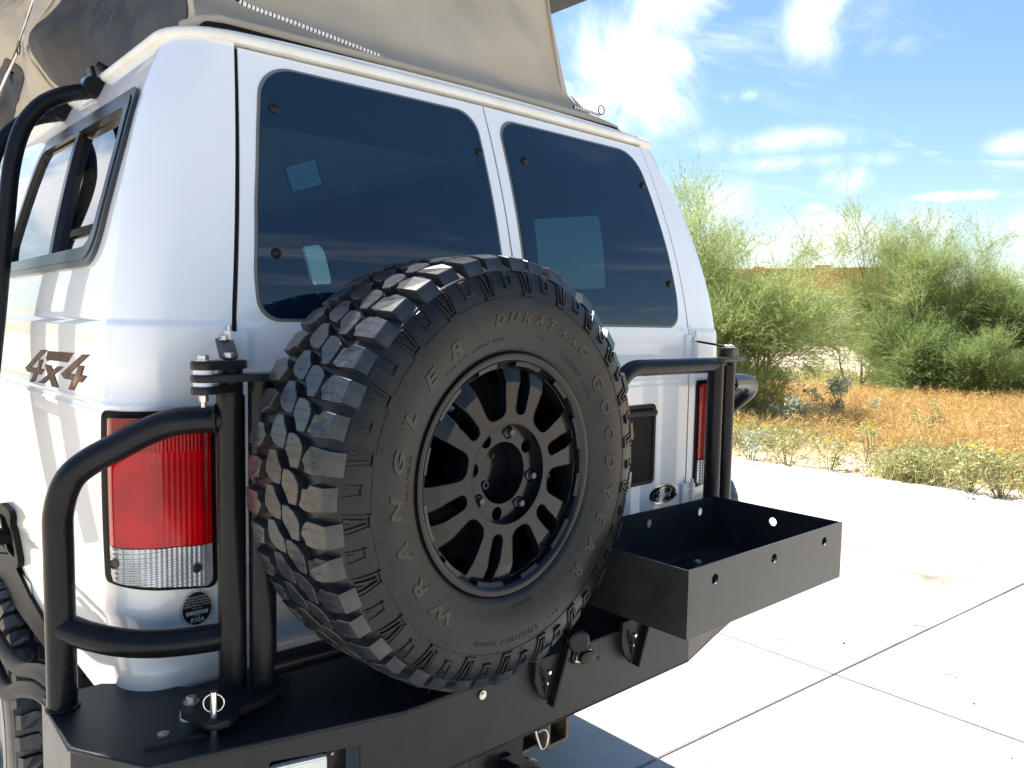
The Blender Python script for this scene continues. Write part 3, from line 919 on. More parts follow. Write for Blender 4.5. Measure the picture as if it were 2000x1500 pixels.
for poly in (G1, G2, G3):
    flank('decal_outline', poly, .0010, M['decal_k'], dec)
    m_ = len(poly); ins = []
    Q = [(p[0]*.5, p[1]) for p in poly]
    area = sum(Q[i][0]*Q[(i+1) % m_][1]-Q[(i+1) % m_][0]*Q[i][1] for i in range(m_))
    s_ = 1 if area > 0 else -1
    for i in range(m_):
        p0 = Vector(Q[i-1]); p1 = Vector(Q[i]); p2 = Vector(Q[(i+1) % m_])
        d1 = (p1-p0).normalized(); d2 = (p2-p1).normalized()
        n1_ = Vector((-d1.y, d1.x))*s_; n2_ = Vector((-d2.y, d2.x))*s_
        bsc = n1_+n2_
        v = p1+bsc*(2*.0022/max(bsc.length_squared, .8)); ins.append((v.x*2, v.y))
    flank('decal_print', ins, .0016, M['decal'], dec)
flank('decal_bar', G4, .0010, M['decal_bar'], dec)
# power inlet and small label plate
inl = empty('power_inlet', (0, 0, 0)); inl.parent = van
io = rpoly([(.86, .955), (1.06, .955), (1.06, 1.115), (.86, 1.115)], .045, 8)
ii = rpoly([(.89, .98), (1.03, .98), (1.03, 1.09), (.89, 1.09)], .04, 8)
panel('inlet_frame', [LP(*p) for p in io], [[LP(*p) for p in ii]], off(qL, .016, outv), M['matte'], inl, step=.02, flange=.018, out=outv)
panel('inlet_recess', [LP(*p) for p in rpoly([(.88, .97), (1.04, .97), (1.04, 1.10), (.88, 1.10)], .04, 8)], [], off(qL, .003, outv), M['blackrub'], inl, step=.02, flange=0, out=outv)
tube('inlet_plug', [(-.975, .965, 1.035), (-1.025, .965, 1.03)], .024, M['black'], inl)
tube('cap_strap', fillet([(-1.02, .96, 1.05), (-1.045, .99, 1.02), (-1.035, 1.0, .985), (-.995, .95, .985)], .02), .003, M['black'], inl)
flank('label_plate', [(.80, .898), (.91, .898), (.91, .935), (.80, .935)], .0012, M['stick_k'], van)
flank('label_print', [(.806, .902), (.904, .902), (.904, .931), (.806, .931)], .0018, M['stick_w'], van)
flank('fender_flare', [(.44, .800), (.44, .855), (.60, .872), (.80, .90), (1.0, .955), (1.5, .99), (2.05, .95), (2.2, .86), (2.2, .80)], .010, M['matte'], van, flange=.06)

# round approval sticker under the left lamp
st = empty('round_sticker', (0, 0, 0)); st.parent = van
SX, SZ = -.836, 1.076
KS = 1.16
sq = lambda d: off(rear, d, outr)
panel('sticker_ring', ell(SX, SZ, .0348, .0400), [], sq(.0010), M['stick_w'], st, step=.02, flange=0, out=outr)
panel('sticker_disc', ell(SX, SZ+.001, .0284, .0331), [], sq(.0016), M['stick_k'], st, step=.02, flange=0, out=outr)
def flat_text(txt, x, z, size, material, parent, name='print', d=.0022, shear=0, spacing=1.0, offset=0):
    me = text_mesh(txt, size, shear, offset, 0, spacing)
    for v in me.vertices:
        v.co = sq(d)(SX+(x-SX+v.co.x)*KS, SZ+(z-SZ+v.co.y)*KS)
    return link(name, me, material, parent)
for i, (t_, sz) in enumerate((('MANUFACTURER', .0042), ('CERTIFIES COMPLIANCE', .0040), ('WITH STANDARD FOR', .0040), ('RECREATIONAL VEHICLES', .0040), ('NFPA 1192', .0036))):
    flat_text(t_, SX, SZ+.0205-.0048*i, sz, M['stick_w'], st, 'sticker_print')
panel('sticker_strip', [(SX-.0215, SZ-.0110), (SX+.0215, SZ-.0110), (SX+.0215, SZ-.0035), (SX-.0215, SZ-.0035)], [], sq(.0020), M['stick_w'], st, step=.02, flange=0, out=outr)
flat_text('E 1431967', SX, SZ-.0063, .0060, M['stick_k'], st, 'sticker_print', .0024, 0, 1.15)
flat_text('MEMBER', SX, SZ-.0120, .0030, M['stick_w'], st, 'sticker_print')
flat_text('RVIA', SX, SZ-.0192, .0110, M['stick_w'], st, 'sticker_print', .0022, .15, 1.0, .0004)
def arc_text(txt, r, size, a0, a1):
    n_ = len(txt); mes = []
    for i, ch in enumerate(txt):
        if ch == ' ': continue
        a = radians(a0+(a1-a0)*(i+.5)/n_)
        me = text_mesh(ch, size)
        for v in me.vertices:
            x = v.co.x*cos(a)+(r+v.co.y)*sin(a); z = -v.co.x*sin(a)+(r+v.co.y)*cos(a)
            v.co = sq(.0016)(SX+x*KS, SZ+z*1.15*KS)
        mes.append(me)
    bm = bmesh.new()
    for me in mes: bm.from_mesh(me); bpy.data.meshes.remove(me)
    return finish(bm, 'sticker_print', M['stick_k'], st, smooth=0, recalc=False)
arc_text('ELECTRICAL * PLUMBING * HEATING * FIRE SAFETY', .0272, .0036, -125, 120)

# ------------------------------------------------------------------ pop-top tent
def cn(p, s, a): return noise.noise(Vector(p)*s)*a
def rear_canvas(u, v):
    xl = -.735+.03*v; xr = .550-.19*max(0, v)**.8
    x = xl+(xr-xl)*u
    y = .205+.085*sstep(0, .16, v)+.05*v
    z = 2.292+v*.72
    edge = min(u, 1-u)
    fold = cn((u*2.2, v*2.6, 3), 1.6, .035)+cn((u*6, v*3+u*3, 9), 1.7, .010)
    fold += .022*math.sin((u*1.0+v*.35)*19)*sstep(.35, 0, 1-u)*sstep(.05, .25, v)
    y += fold*sstep(0, .15, v)*sstep(0, .06, edge)
    return Vector((x, y, z))
outc = lambda p: Vector((0, -1, .1))
tent = empty('pop_top_tent', (0, 0, 0)); tent.parent = van
panel('rear_canvas', [(0, 0), (1, 0), (1, 1), (0, 1)], [], rear_canvas, M['canvas'], tent, us=frange(0, 1, .016), vs=frange(0, 1, .025), step=.05, flange=.004, out=outc)
def side_canvas(sg):
    def f(y, v):
        b = .17+.05*v
        z = 2.290+v*.82
        x = (.735+.05*v+.03*sin(v*pi)) if sg < 0 else .540-.19*max(0, (v*.82)/.72)**.8
        a = cn((y*1.3, v*1.8, 5+sg), 1.5, .085)+cn((y*3.5+v*2, v*4, 1), 1.5, .030)+cn((y*9+v*7, v*9-y*3, 2), 1.2, .012)+.006*abs(cn((y*14-v*9, v*20+y*4, 6), 1.0, 1.0))
        x += a*sstep(0, .22, v)*sstep(0, .15, y-.20)*(1 if sg < 0 else .15)
        return Vector((sg*x, y+b*.0, z))
    return f
outs = lambda p: Vector((p.x, 0, 0))
cl_ = side_canvas(-1)
panel('side_canvas', [(.205, -.04), (3.9, -.04), (3.9, 1), (.205, 1)], [], cl_, M['canvas'], tent, us=frange(.205, 3.9, .035), vs=frange(-.04, 1, .03), step=.07, flange=.004, out=outs)
panel('side_canvas', [(.30, -.04), (3.9, -.04), (3.9, 1), (.30, 1)], [[(1.98, .02), (2.30, .02), (2.30, .16), (1.98, .16)]], side_canvas(1), M['canvas'], tent, step=.12, flange=.004, out=outs)
panel('front_canvas', [(-.74, 2.29), (.52, 2.29), (.40, 2.75), (-.74, 2.98)], [], lambda x, z: Vector((x, 3.9, z)), M['canvas'], tent, step=.3, flange=0, out=lambda p: Vector((0, 1, 0)))
panel('canvas_window', [(1.96, .01), (2.32, .01), (2.32, .17), (1.96, .17)], [], off(side_canvas(1), -.004, outs), M['pane_clear'], tent, step=.1, flange=0, out=outs)
# dark window panels sewn on the left canvas (outline on the cloth in y, v)
def vz(z): return (z-2.29)/.82
w1 = [(.225, .004), (1.18, .008), (1.27, vz(2.375)), (1.28, vz(2.45)), (1.22, vz(2.49)), (1.08, vz(2.555)), (1.02, vz(2.60)), (1.10, vz(2.68)), (1.2, vz(2.85)), (1.15, vz(2.95)), (.28, vz(2.95)), (.225, vz(2.5))]
panel('dark_window', rpoly(w1, .05), [], off(cl_, .004, outs), M['mesh'], tent, us=frange(.2, 1.3, .03), vs=frange(0, 1, .025), step=.05, flange=.003, out=outs)
w2 = [(2.9, .02), (2.15, .12), (1.98, vz(2.46)), (1.88, vz(2.56)), (1.95, vz(2.60)), (2.15, vz(2.585)), (2.5, vz(2.60)), (2.9, vz(2.66))]
panel('dark_window', rpoly(w2, .05), [], off(cl_, .004, outs), M['mesh'], tent, us=frange(1.8, 2.95, .04), vs=frange(0, 1, .04), step=.06, flange=.003, out=outs)
# guy line, ring and eyelet on the tan cloth
tube('guy_line', [cl_(1.05, vz(2.72))+Vector((-.02, 0, 0)), cl_(1.60, vz(2.55))+Vector((-.02, 0, 0)), cl_(2.45, vz(2.40))+Vector((-.02, 0, 0))], .006, M['rope'], tent)
bm = bmesh.new(); c0 = cl_(1.58, vz(2.54))+Vector((-.022, 0, 0))
add_tube(bm, [c0+Vector((.0, .022*cos(a), .022*sin(a))) for a in [2*pi*k/20 for k in range(20)]], .0025, 8, closed=True)
finish(bm, 'line_ring', M['winframe'], tent)
bm = bmesh.new(); add_lathe(bm, [(.006, 0), (.011, 0), (.011, .003), (.006, .003)], 20, Matrix.Translation(cl_(1.32, vz(2.47))+Vector((-.006, 0, 0))) @ Matrix.Rotation(pi/2, 4, 'Z'), closed=True)
finish(bm, 'eyelet', M['chrome'], tent)
# seams along the cloth edge next to the dark panel
seam = []
for y, v in ((1.23, .03), (1.33, vz(2.375)), (1.345, vz(2.46)), (1.27, vz(2.51)), (1.12, vz(2.58)), (1.08, vz(2.62)), (1.17, vz(2.72)), (1.26, vz(2.86))):
    seam.append(cl_(y, v)+Vector((-.004, 0, 0)))
tube('cloth_binding', fillet(seam, .05), .004, M['canvas'], tent)
# hem roll, rubber strip and lip across the back
hem = [(-.74, .26, 2.293), (-.725, .205, 2.294)]+[(x, .193-.006*(1-(x/.7)**2), 2.302+.012*sin((x+.7)*2.2)*.4) for x in frange(-.69, .50, .1)]+[(.56, .19, 2.299), (.625, .185, 2.288)]
tube('hem_roll', hem, .0125, M['canvas'], tent)
for dz, dy, r_ in ((2.279, .165, .0075), (2.285, .172, .006)):
    tube('rubber_strip', [(-.735, .25, dz), (-.715, dy+.012, dz)]+[(x, dy-.004*(1-(x/.7)**2), dz) for x in frange(-.68, .60, .16)]+[(.645, dy+.005, dz-.006)], r_, M['blackrub'], tent)
fl = lambda u, v: Vector((.50+.13*u, .200+.07*v*(1-u)-.008*u, 2.300+.09*v*max(0, 1-u)**1.5-.010*u))
panel('hem_flap', [(0, 0), (1, 0), (1, 1), (0, 1)], [], fl, M['canvas'], tent, step=.1, flange=.003, out=outc)
cord = [(-.665, .165, 2.352), (-.645, .158, 2.338), (-.60, .166, 2.337), (-.52, .172, 2.334), (-.44, .175, 2.328), (-.36, .178, 2.322), (-.28, .182, 2.316)]
tube('elastic_cord', fillet(cord, .03), .0052, M['rope'], tent)
tube('elastic_cord', [(-.70, .15, 2.362), (-.672, .158, 2.350), (-.655, .160, 2.345)], .006, M['winframe'], tent)
tube('elastic_cord', [(.44, .20, 2.33), (.50, .19, 2.325), (.545, .185, 2.32)], .0045, M['rope'], tent)
bm = bmesh.new(); c0 = Vector((.545, .178, 2.335))
add_tube(bm, [c0+Vector((.014*cos(a), 0, .014*sin(a))) for a in [2*pi*k/20 for k in range(20)]], .0018, 8, closed=True)
finish(bm, 'wire_loop', M['winframe'], tent)
bm = bmesh.new(); add_plate(bm, [(-1.10, .16), (.652, .16), (.652, 4.4), (-1.10, 4.4)], 0, .06, .01, Matrix.Translation((.652, 0, 2.75)) @ Matrix.Rotation(radians(11), 4, 'Y') @ Matrix.Translation((-.652, 0, 0)))  # unseen left overhang widened to keep sun off flank and bumper
finish(bm, 'roof_shell', M['black'], tent)

# ================================================================== REAR BUMPER, POSTS, SWING ARMS
bp = empty('rear_bumper', (0, 0, 0)); bp.parent = van
BT, BB = .930, .776
front = [(-1.088, .06), (-1.088, .02), (-1.091, -.165), (-1.009, -.304), (-.590, -.410), (.300, -.402), (.480, -.352), (.80, -.270), (1.02, -.18), (1.088, -.05), (1.088, .40)]
backe = [(.93, .40), (.955, .10), (.955, .03), (.86, -.062), (.60, -.066), (-.60, -.066), (-.86, -.062), (-.950, .03), (-.985, .06)]
bm = bmesh.new()
poly = front+backe
lo_z = lambda x, y: BB
top = [bm.verts.new((x, y, BT)) for x, y in poly]
f = bm.faces.new(top)
inner = [bm.verts.new((x, y, BT-.006)) for x, y in poly]
bm.faces.new(inner[::-1])
n = len(poly)
for i in range(n):
    bm.faces.new((top[i], top[(i+1) % n], inner[(i+1) % n], inner[i]))
finish(bm, 'bumper_top', M['black_plate'], bp, smooth=30)
# folded face plate with the lamp cut-out, built panel by panel along the front line
RV = [(-.828, .782), (-.672, .782), (-.672, .884), (-.828, .892)]
def face_pt(s, z):
    d = 0
    for i in range(len(front)-1):
        a, b = Vector(front[i]), Vector(front[i+1]); l = (b-a).length
        if s <= d+l or i == len(front)-2:
            p = a+(b-a)*((s-d)/l); break
        d += l
    t = (z-BT)/(BT-BB)
    return Vector((p.x, p.y, z))
cum = [0]
for i in range(len(front)-1): cum.append(cum[-1]+(Vector(front[i+1])-Vector(front[i])).length)
def face_s(x):   # arc length of the point of the rear line at x
    for i in range(2, len(front)-3):
        a, b = front[i], front[i+1]
        if a[0] <= x <= b[0]: return cum[i]+(cum[i+1]-cum[i])*(x-a[0])/(b[0]-a[0])
for i in range(len(front)-1):
    a, b = Vector(front[i]), Vector(front[i+1])
    l = (b-a).length; d = (b-a)/l; nn = Vector((d.y, -d.x))
    surf = lambda u, z, a=a, d=d: Vector((a.x+d.x*u, a.y+d.y*u, z))
    cuts = []
    if i == 3:
        cuts = [rpoly([((x-a.x)/d.x, z) for x, z in RV], .006)]
    b0 = BB+(.0 if i not in (0, len(front)-2) else .02)
    o = panel('bumper_face', [(0, b0), (l, b0), (l, BT-.0005), (0, BT-.0005)], cuts, surf, M['black_plate'], bp, step=.08, flange=.006, out=lambda p, nn=nn: Vector((nn.x, nn.y, 0)), us=frange(0, l, max(.05, l/8)), vs=[BB+.05, BB+.1])
# rounded fold along the upper edge and the lower lip
bm = bmesh.new()
add_tube(bm, [(x, y+.003, BT-.0025) for x, y in front[1:-1]], .0042, 8)
finish(bm, 'bumper_fold', M['black_plate'], bp, smooth=60)
bm = bmesh.new()
lowp = [(x, y) for x, y in front[1:-1]]
add_plate(bm, lowp+[(x*.97, y+.05) for x, y in reversed(lowp)], BB-.001, BB+.005)
finish(bm, 'bumper_lip', M['black_plate'], bp, smooth=30)
box('bumper_beam', (-.05, -.10, .845), (1.7, .12, .10), M['black_plate'], bp, .006)

# reverse lamp in the cut-out
a, b = Vector(front[3]), Vector(front[4]); d = (b-a).normalized()
ang = atan2(d.y, d.x); RM = Matrix.Rotation(ang, 4, 'Z')
cx = -.772; cy = a.y+(cx-a.x)*d.y/d.x
bm = bmesh.new(); add_box(bm, (cx, cy+.018, .832), (.102, .02, .086), .008, RM); finish(bm, 'reverse_lamp', M['revlens'], bp)
rl_ = [o for o in bp.children if o.name.startswith('reverse_lamp')][0]
bm = bmesh.new(); add_box(bm, (cx+.064, cy+.030-.0, .832), (.016, .03, .100), .003, RM); finish(bm, 'lamp_housing', M['black'], bp)
bm = bmesh.new(); add_box(bm, (cx+.085, cy+.060, .845), (.05, .01, .055), .002, RM); add_box(bm, (cx+.01, cy+.065, .83), (.20, .012, .12), .002, RM); finish(bm, 'lamp_bracket', M['winframe'], bp)
bolt('lamp_screw', (cx+.063, cy+.014, .866), (.25, -1, 0), M['zinc'], bp, .004, .004, False)

R2 = .0256
LM, LS = Vector((-.812, -.160)), Vector((-.764, -.187))
RM_, RS = Vector((.812, -.150)), Vector((.722, -.168))
tube('main_post', [(*LM, BT), (*LM, 1.508)], R2, M['black_tube'], bp, n=24)
tube('main_post', [(*RM_, BT), (*RM_, 1.528)], R2, M['black_tube'], bp, n=24)
def weld(p, r, axis='z', tr=.0045):
    bm = bmesh.new(); p = Vector(p)
    q = Vector(axis).to_track_quat('Z', 'X').to_matrix() if not isinstance(axis, str) else Matrix.Identity(3)
    add_tube(bm, [p+q @ Vector(((r+.0005*random.uniform(-1, 1))*cos(a), (r+.0005*random.uniform(-1, 1))*sin(a), random.uniform(-.0007, .0007))) for a in [2*pi*k/40 for k in range(40)]],
             [tr*random.uniform(.75, 1.25) for _ in range(40)], 6, closed=True)
    return finish(bm, 'weld_bead', M['black_tube'], bp, smooth=60)
weld((*LM, BT+.002), R2); weld((*RM_, BT+.002), R2)
hoop_pts = lambda sg: [(sg*.812, -.158, 1.464), (sg*.890, -.111, 1.461), (sg*.965, -.063, 1.424), (sg*1.03, -.022, 1.382), (sg*1.065, 0, 1.325), (sg*1.065, 0, 1.2), (sg*1.065, 0, BT)]
def spline(pts, k=8):
    pts = [Vector(p) for p in pts]; P = []
    for i in range(len(pts)-1):
        p0 = pts[max(0, i-1)]; p1 = pts[i]; p2 = pts[i+1]; p3 = pts[min(len(pts)-1, i+2)]
        for j in range(k):
            t = j/k
            P.append(.5*((2*p1)+(p2-p0)*t+(2*p0-5*p1+4*p2-p3)*t*t+(3*p1-p0-3*p2+p3)*t**3))
    P.append(pts[-1]); return P
hl = [(-.806, -.158, 1.464), (-.888, -.112, 1.459), (-.930, -.085, 1.443), (-.975, -.057, 1.415), (-1.02, -.028, 1.385), (-1.049, -.010, 1.352), (-1.0645, 0, 1.295), (-1.066, 0, 1.22), (-1.066, 0, 1.05), (-1.066, 0, BT)]
for sg in (-1, 1):
    hh = hl if sg == -1 else [(-.806, -.150, 1.472), (-.90, -.125, 1.471), (-1.0, -.10, 1.466), (-1.066, -.080, 1.452), (-1.098, -.055, 1.425), (-1.100, -.01, 1.385), (-1.085, .045, 1.33), (-1.06, .085, 1.25), (-1.05, .09, 1.12), (-1.05, .06, BT)]
    bm = bmesh.new(); add_tube(bm, spline([(sg*-x, y, z) for x, y, z in hh], 6), R2, 22); finish(bm, 'corner_hoop', M['black_tube'], bp, smooth=60)
    low = [(-.812, -.150, 1.050), (-.87, -.125, 1.046), (-.93, -.10, 1.047), (-.985, -.072, 1.055), (-1.03, -.036, 1.068), (-1.066, .0, 1.085)]
    bm = bmesh.new(); add_tube(bm, spline([(sg*-x, y, z) for x, y, z in low], 6), R2, 22); finish(bm, 'lower_hoop', M['black_tube'], bp, smooth=60)
    weld((sg*1.066, 0, BT+.002), R2)
    weld((sg*.833, -.146, 1.464), R2*.97, Vector((sg*-.85, -.5, .02)))
    # side tubes running forward along the rocker
    if sg == -1:
      bm = bmesh.new(); add_tube(bm, spline([(sg*1.06, .10, .905), (sg*1.066, .20, .890), (sg*1.07, .36, .835), (sg*1.07, .50, .775), (sg*1.06, .66, .735), (sg*1.05, .9, .722)], 6), .019, 16); finish(bm, 'side_tube', M['matte'], bp, smooth=60)
      bm = bmesh.new(); add_tube(bm, spline([(sg*1.055, .10, .935), (sg*1.06, .22, .918), (sg*1.06, .40, .862), (sg*1.05, .60, .815), (sg*1.04, .9, .79)], 6), .016, 16); finish(bm, 'side_tube', M['matte'], bp, smooth=60)
    # upper pivot: stacked plates on the fixed post
    P = Vector((sg*-.872*-1, -.188)) if sg == 1 else Vector((-.872, -.188))
    post = LM if sg == -1 else RM_
    if sg == -1:
        plate('pivot_plate', stadium(P, (-.806, -.166), .022), 1.557, 1.573, M['black_plate'], bp, .003)
        plate('pivot_plate', stadium(P, (post.x, post.y), .022), 1.514, 1.528, M['black_plate'], bp, .003)
        tube('pivot_bushing', [(*P, 1.549), (*P, 1.557)], .0175, M['nylon'], bp, n=24)
        tube('pivot_bushing', [(*P, 1.528), (*P, 1.535)], .0175, M['nylon'], bp, n=24)
        tube('post_cap', [(post.x, post.y, 1.508), (post.x, post.y, 1.557)], .0225, M['black_plate'], bp, n=24)
        bolt('pivot_bolt', (*P, 1.573), (0, 0, 1), M['zinc'], bp, .0095, .011)
        bolt('pivot_nut', (*P, 1.514), (0, 0, -1), M['zinc'], bp, .0085, .014, False)
        tube('bolt_tail', [(*P, 1.502), (*P, 1.491)], .0045, M['zinc'], bp)
        bolt('strap_bolt', (-.818, -.168, 1.5765), (0, 0, 1), M['zinc'], bp, .009, .010)
        hp = Vector((-.782, -.058))
        plate('hinge_strap', stadium((-.818, -.168), hp, .0165), 0, .0035, M['black_plate'], bp, .0008,
              Matrix.Translation((0, 0, 1.5735)) @ Matrix(((1, 0, 0, 0), (0, 1, 0, 0), (.22*.31, .22, 1, .22*.188+.22*.31*.806), (0, 0, 0, 1))))
        bolt('strap_bolt', (hp.x, hp.y, 1.606), (0, 0, 1), M['zinc'], bp, .008, .010)
        tube('hinge_spacer', [(*hp, 1.572), (*hp, 1.602)], .0115, M['nylon'], bp, n=20)
        tube('hinge_spacer', [(*hp, 1.545), (*hp, 1.572)], .007, M['zinc'], bp, n=16)
    else:
        plate('pivot_plate', stadium((.735, -.165), (.868, -.145), .030), 1.5405, 1.5515, M['black_plate'], bp, .002)
        plate('pivot_plate', stadium((.80, -.152), (.85, -.140), .024), 1.556, 1.583, M['black_plate'], bp, .002)
        plate('pivot_plate', stadium((.83, -.150), (.85, -.145), .012), 1.515, 1.540, M['black_plate'], bp, .002)
        bolt('pivot_bolt', (.805, -.152, 1.583), (0, 0, 1), M['zinc'], bp, .010, .009)
        bolt('pivot_bolt', (.847, -.140, 1.583), (0, 0, 1), M['zinc'], bp, .010, .009)
        tube('hinge_strap', [(.80, -.15, 1.588), (.765, -.055, 1.602)], .0035, M['black_plate'], bp)
        bolt('strap_bolt', (.765, -.055, 1.604), (0, 0, 1), M['zinc'], bp, .008, .010)
        tube('hinge_spacer', [(.765, -.055, 1.545), (.765, -.055, 1.60)], .009, M['nylon'], bp, n=16)

# tyre-carrier arm, left
ta = empty('tire_carrier', (0, 0, 0)); ta.parent = van
plate('carrier_plate', [(-.893, -.196), (-.887, -.206), (-.872, -.211), (-.80, -.212), (-.735, -.222), (-.66, -.225), (-.66, -.165), (-.74, -.160), (-.86, -.166), (-.884, -.172), (-.893, -.182)], 1.535, 1.549, M['black_plate'], ta, .003)
tube('carrier_post', [(*LS, .955), (*LS, 1.535)], R2*.98, M['black_tube'], ta, n=24)
# base plate with ears
bpl = rpoly([(-.925, -.205), (-.905, -.150), (-.85, -.150), (-.74, -.128), (-.70, -.18), (-.735, -.222), (-.79, -.250), (-.842, -.262), (-.868, -.288), (-.905, -.288), (-.912, -.245)], [.02, .02, .02, .03, .02, .03, .04, .02, .016, .016, .02])
plate('carrier_foot', bpl, .944, .957, M['black_plate'], ta, .003)
tube('foot_bushing', [(-.902, -.185, .930), (-.902, -.185, .944)], .0165, M['nylon'], ta, n=20)
bolt('foot_bolt', (-.898, -.183, .957), (0, 0, 1), M['zinc'], ta, .009, .011)
tube('latch_pin', [(-.888, -.262, .925), (-.888, -.262, 1.003)], .0062, M['chrome'], ta, n=16)
bm = bmesh.new(); c0 = Vector((-.888, -.262, .985))
add_tube(bm, [c0+Vector((.0175*cos(a)*.85, -.0175*cos(a)*.5, .0165*sin(a)-.003)) for a in [2*pi*k/24 for k in range(24)]], .0014, 8, closed=True)
finish(bm, 'pin_ring', M['chrome'], ta)
WC = Vector((-.386, -.465, 1.360))
tube('carrier_beam', [(*LS, .985), (-.05, -.20, .985)], .022, M['black_tube'], ta, n=18)
tube('carrier_beam', [(*LS, 1.50), (-.05, -.20, 1.50)], .022, M['black_tube'], ta, n=18)
tube('carrier_upright', [(WC.x, -.205, .985), (WC.x, -.205, 1.50)], .028, M['black_tube'], ta, n=18)
bm = bmesh.new(); add_box(bm, (WC.x, -.245, WC.z), (.20, .05, .20), .006); finish(bm, 'wheel_mount', M['black_plate'], ta)

# box-carrier arm, right
ba = empty('box_carrier', (0, 0, 0)); ba.parent = van
tube('carrier_post', [(*RS, .950), (*RS, 1.535)], R2*.98, M['black_tube'], ba, n=24)
bm = bmesh.new(); add_tube(bm, fillet([(.728, -.166, 1.531), (.30, -.176, 1.531), (.205, -.182, 1.45), (.205, -.182, .985)], [0, .10, .10, 0], 8), .0235, 22); finish(bm, 'carrier_frame', M['black_tube'], ba, smooth=60)
tube('carrier_beam', [(.722, -.168, .975), (.02, -.185, .975)], .023, M['black_tube'], ba, n=18)
for x in (.18, .45):
    box('tray_support', (x, -.36, .968), (.045, .33, .02), M['black_plate'], ba, .003)

# latches on the bumper face
for i, (x, z) in enumerate(((-.228, .895), (.055, .905))):
    Y = -.409
    Lb = empty('latch_bracket', (0, 0, 0)); Lb.parent = van
    k = .9 if i == 0 else 1
    pf = [(-.045, .052), (.030, .052), (.034, .03), (.012, -.052), (-.012, -.055), (-.035, -.03), (-.048, .0)]
    T = Matrix.Translation((x, Y-.004, z)) @ Matrix.Rotation(pi/2, 4, 'X')
    plate('latch_back', [(p[0]*k, p[1]*k) for p in pf], 0, .010, M['black'], Lb, .001, T)
    # proud edge plate standing off the face
    T2 = Matrix.Translation((x+.016, Y-.008, z))
    bm = bmesh.new()
    v = [T2 @ Vector(p) for p in ((.026, 0, .060), (.026, -.022, .062), (-.020, -.022, -.062), (-.020, 0, -.060))]
    v2 = [p+Vector((.008, 0, -.002)) for p in v]
    A = [bm.verts.new(p) for p in v]; B = [bm.verts.new(p) for p in v2]
    bm.faces.new(A); bm.faces.new(B[::-1])
    for q in range(4): bm.faces.new((A[q], A[(q+1) % 4], B[(q+1) % 4], B[q]))
    bmesh.ops.bevel(bm, geom=bm.edges[:], offset=.0015, segments=1, affect='EDGES')
    finish(bm, 'latch_side', M['black_tube'], Lb)
    for dx, dz in ((-.004, .012), (-.013, -.010)):
        bm = bmesh.new(); add_lathe(bm, [(0, -.007), (.004, -.006), (.006, -.002), (.006, 0)], 16, Matrix.Translation((x+dx, Y-.014, z+dz)))
        finish(bm, 'latch_rivet', M['chrome'], Lb)
    bm = bmesh.new(); add_tube(bm, fillet([(x-.03, Y-.012, z+.03), (x-.02, Y-.022, z+.01), (x-.012, Y-.015, z-.03)], .01), .004, 8); finish(bm, 'latch_hook', M['black_tube'], Lb)
    if i == 0:
        T = Matrix.Translation((x+.058, Y-.045, z+.070)) @ Matrix.Rotation(radians(-25), 4, 'Z') @ Matrix.Rotation(radians(12), 4, 'X')
        bm = bmesh.new(); add_lathe(bm, [(0, 0), (.020, 0), (.0235, .003), (.0235, .010), (.019, .014), (.010, .016), (.009, .035), (0, .035)], 28, T @ Matrix.Diagonal((1, 1, 1.15, 1)))
        finish(bm, 'latch_knob', M['black_tube'], Lb)
        tube('latch_lever', [(x+.058, Y-.012, z+.070), (x+.052, Y-.012, z+.03)], .008, M['black'], Lb)
# small marker lamp with bright rim between the latches
ml = empty('marker_lamp', (0, 0, 0)); ml.parent = van
T = Matrix.Translation((-.112, -.4065, .907)) @ Matrix.Rotation(pi/2, 4, 'X')
plate('lamp_base', stadium((-.018, .002), (.018, -.002), .0185), 0, .006, M['black'], ml, .001, T)
plate('lamp_rim', stadium((-.013, .001), (.015, -.001), .0130), .006, .009, M['chrome'], ml, .001, T)
plate('lamp_dome', stadium((-.011, .001), (.015, -.001), .0122), .009, .021, M['black'], ml, .003, T)
bolt('lamp_screw', (-.138, -.4135, .903), (0, -1, 0), M['zinc'], ml, .004, .003, False)
bolt('face_screw', (-.405, -.411, .905), (0, -1, 0), M['zinc'], bp, .006, .005)
bolt('top_screw', (-.958, -.215, BT), (0, 0, 1), M['zinc'], bp, .0065, .003)
bm = bmesh.new(); add_lathe(bm, [(0, 0), (.0055, 0), (.0055, -.0012), (0, -.0012)], 16, Matrix.Translation((-.054, -.4045, .883))); finish(bm, 'face_hole', M['interior'], bp)
# welded rib on the left wing
tube('wing_rib', [(-1.0, -.245, BT-.0025), (-.90, -.262, BT-.0025)], .006, M['black_plate'], bp)

# hitch receiver, chain tab, socket plug
hr = empty('hitch_receiver', (0, 0, 0)); hr.parent = van
bm = bmesh.new()
HX, HZ = -.113, .704
o4 = rpoly([(-.036, -.036), (.036, -.036), (.036, .036), (-.036, .036)], .006, 3); i4 = rpoly([(-.026, -.026), (.026, -.026), (.026, .026), (-.026, .026)], .004, 3)
rings = []
for y, lp in ((-.340, o4), (-.335, [(x*1.12, z*1.12) for x, z in o4]), (-.300, [(x*1.12, z*1.12) for x, z in o4]), (-.297, o4), (.12, o4)):
    rings.append([bm.verts.new((HX+x, y, HZ+z)) for x, z in lp])
ri = [[bm.verts.new((HX+x, y, HZ+z)) for x, z in i4] for y in (-.340, -.05)]
m_ = len(o4)
for a, b in zip(rings, rings[1:]):
    for k in range(m_): bm.faces.new((a[k], a[(k+1) % m_], b[(k+1) % m_], b[k]))
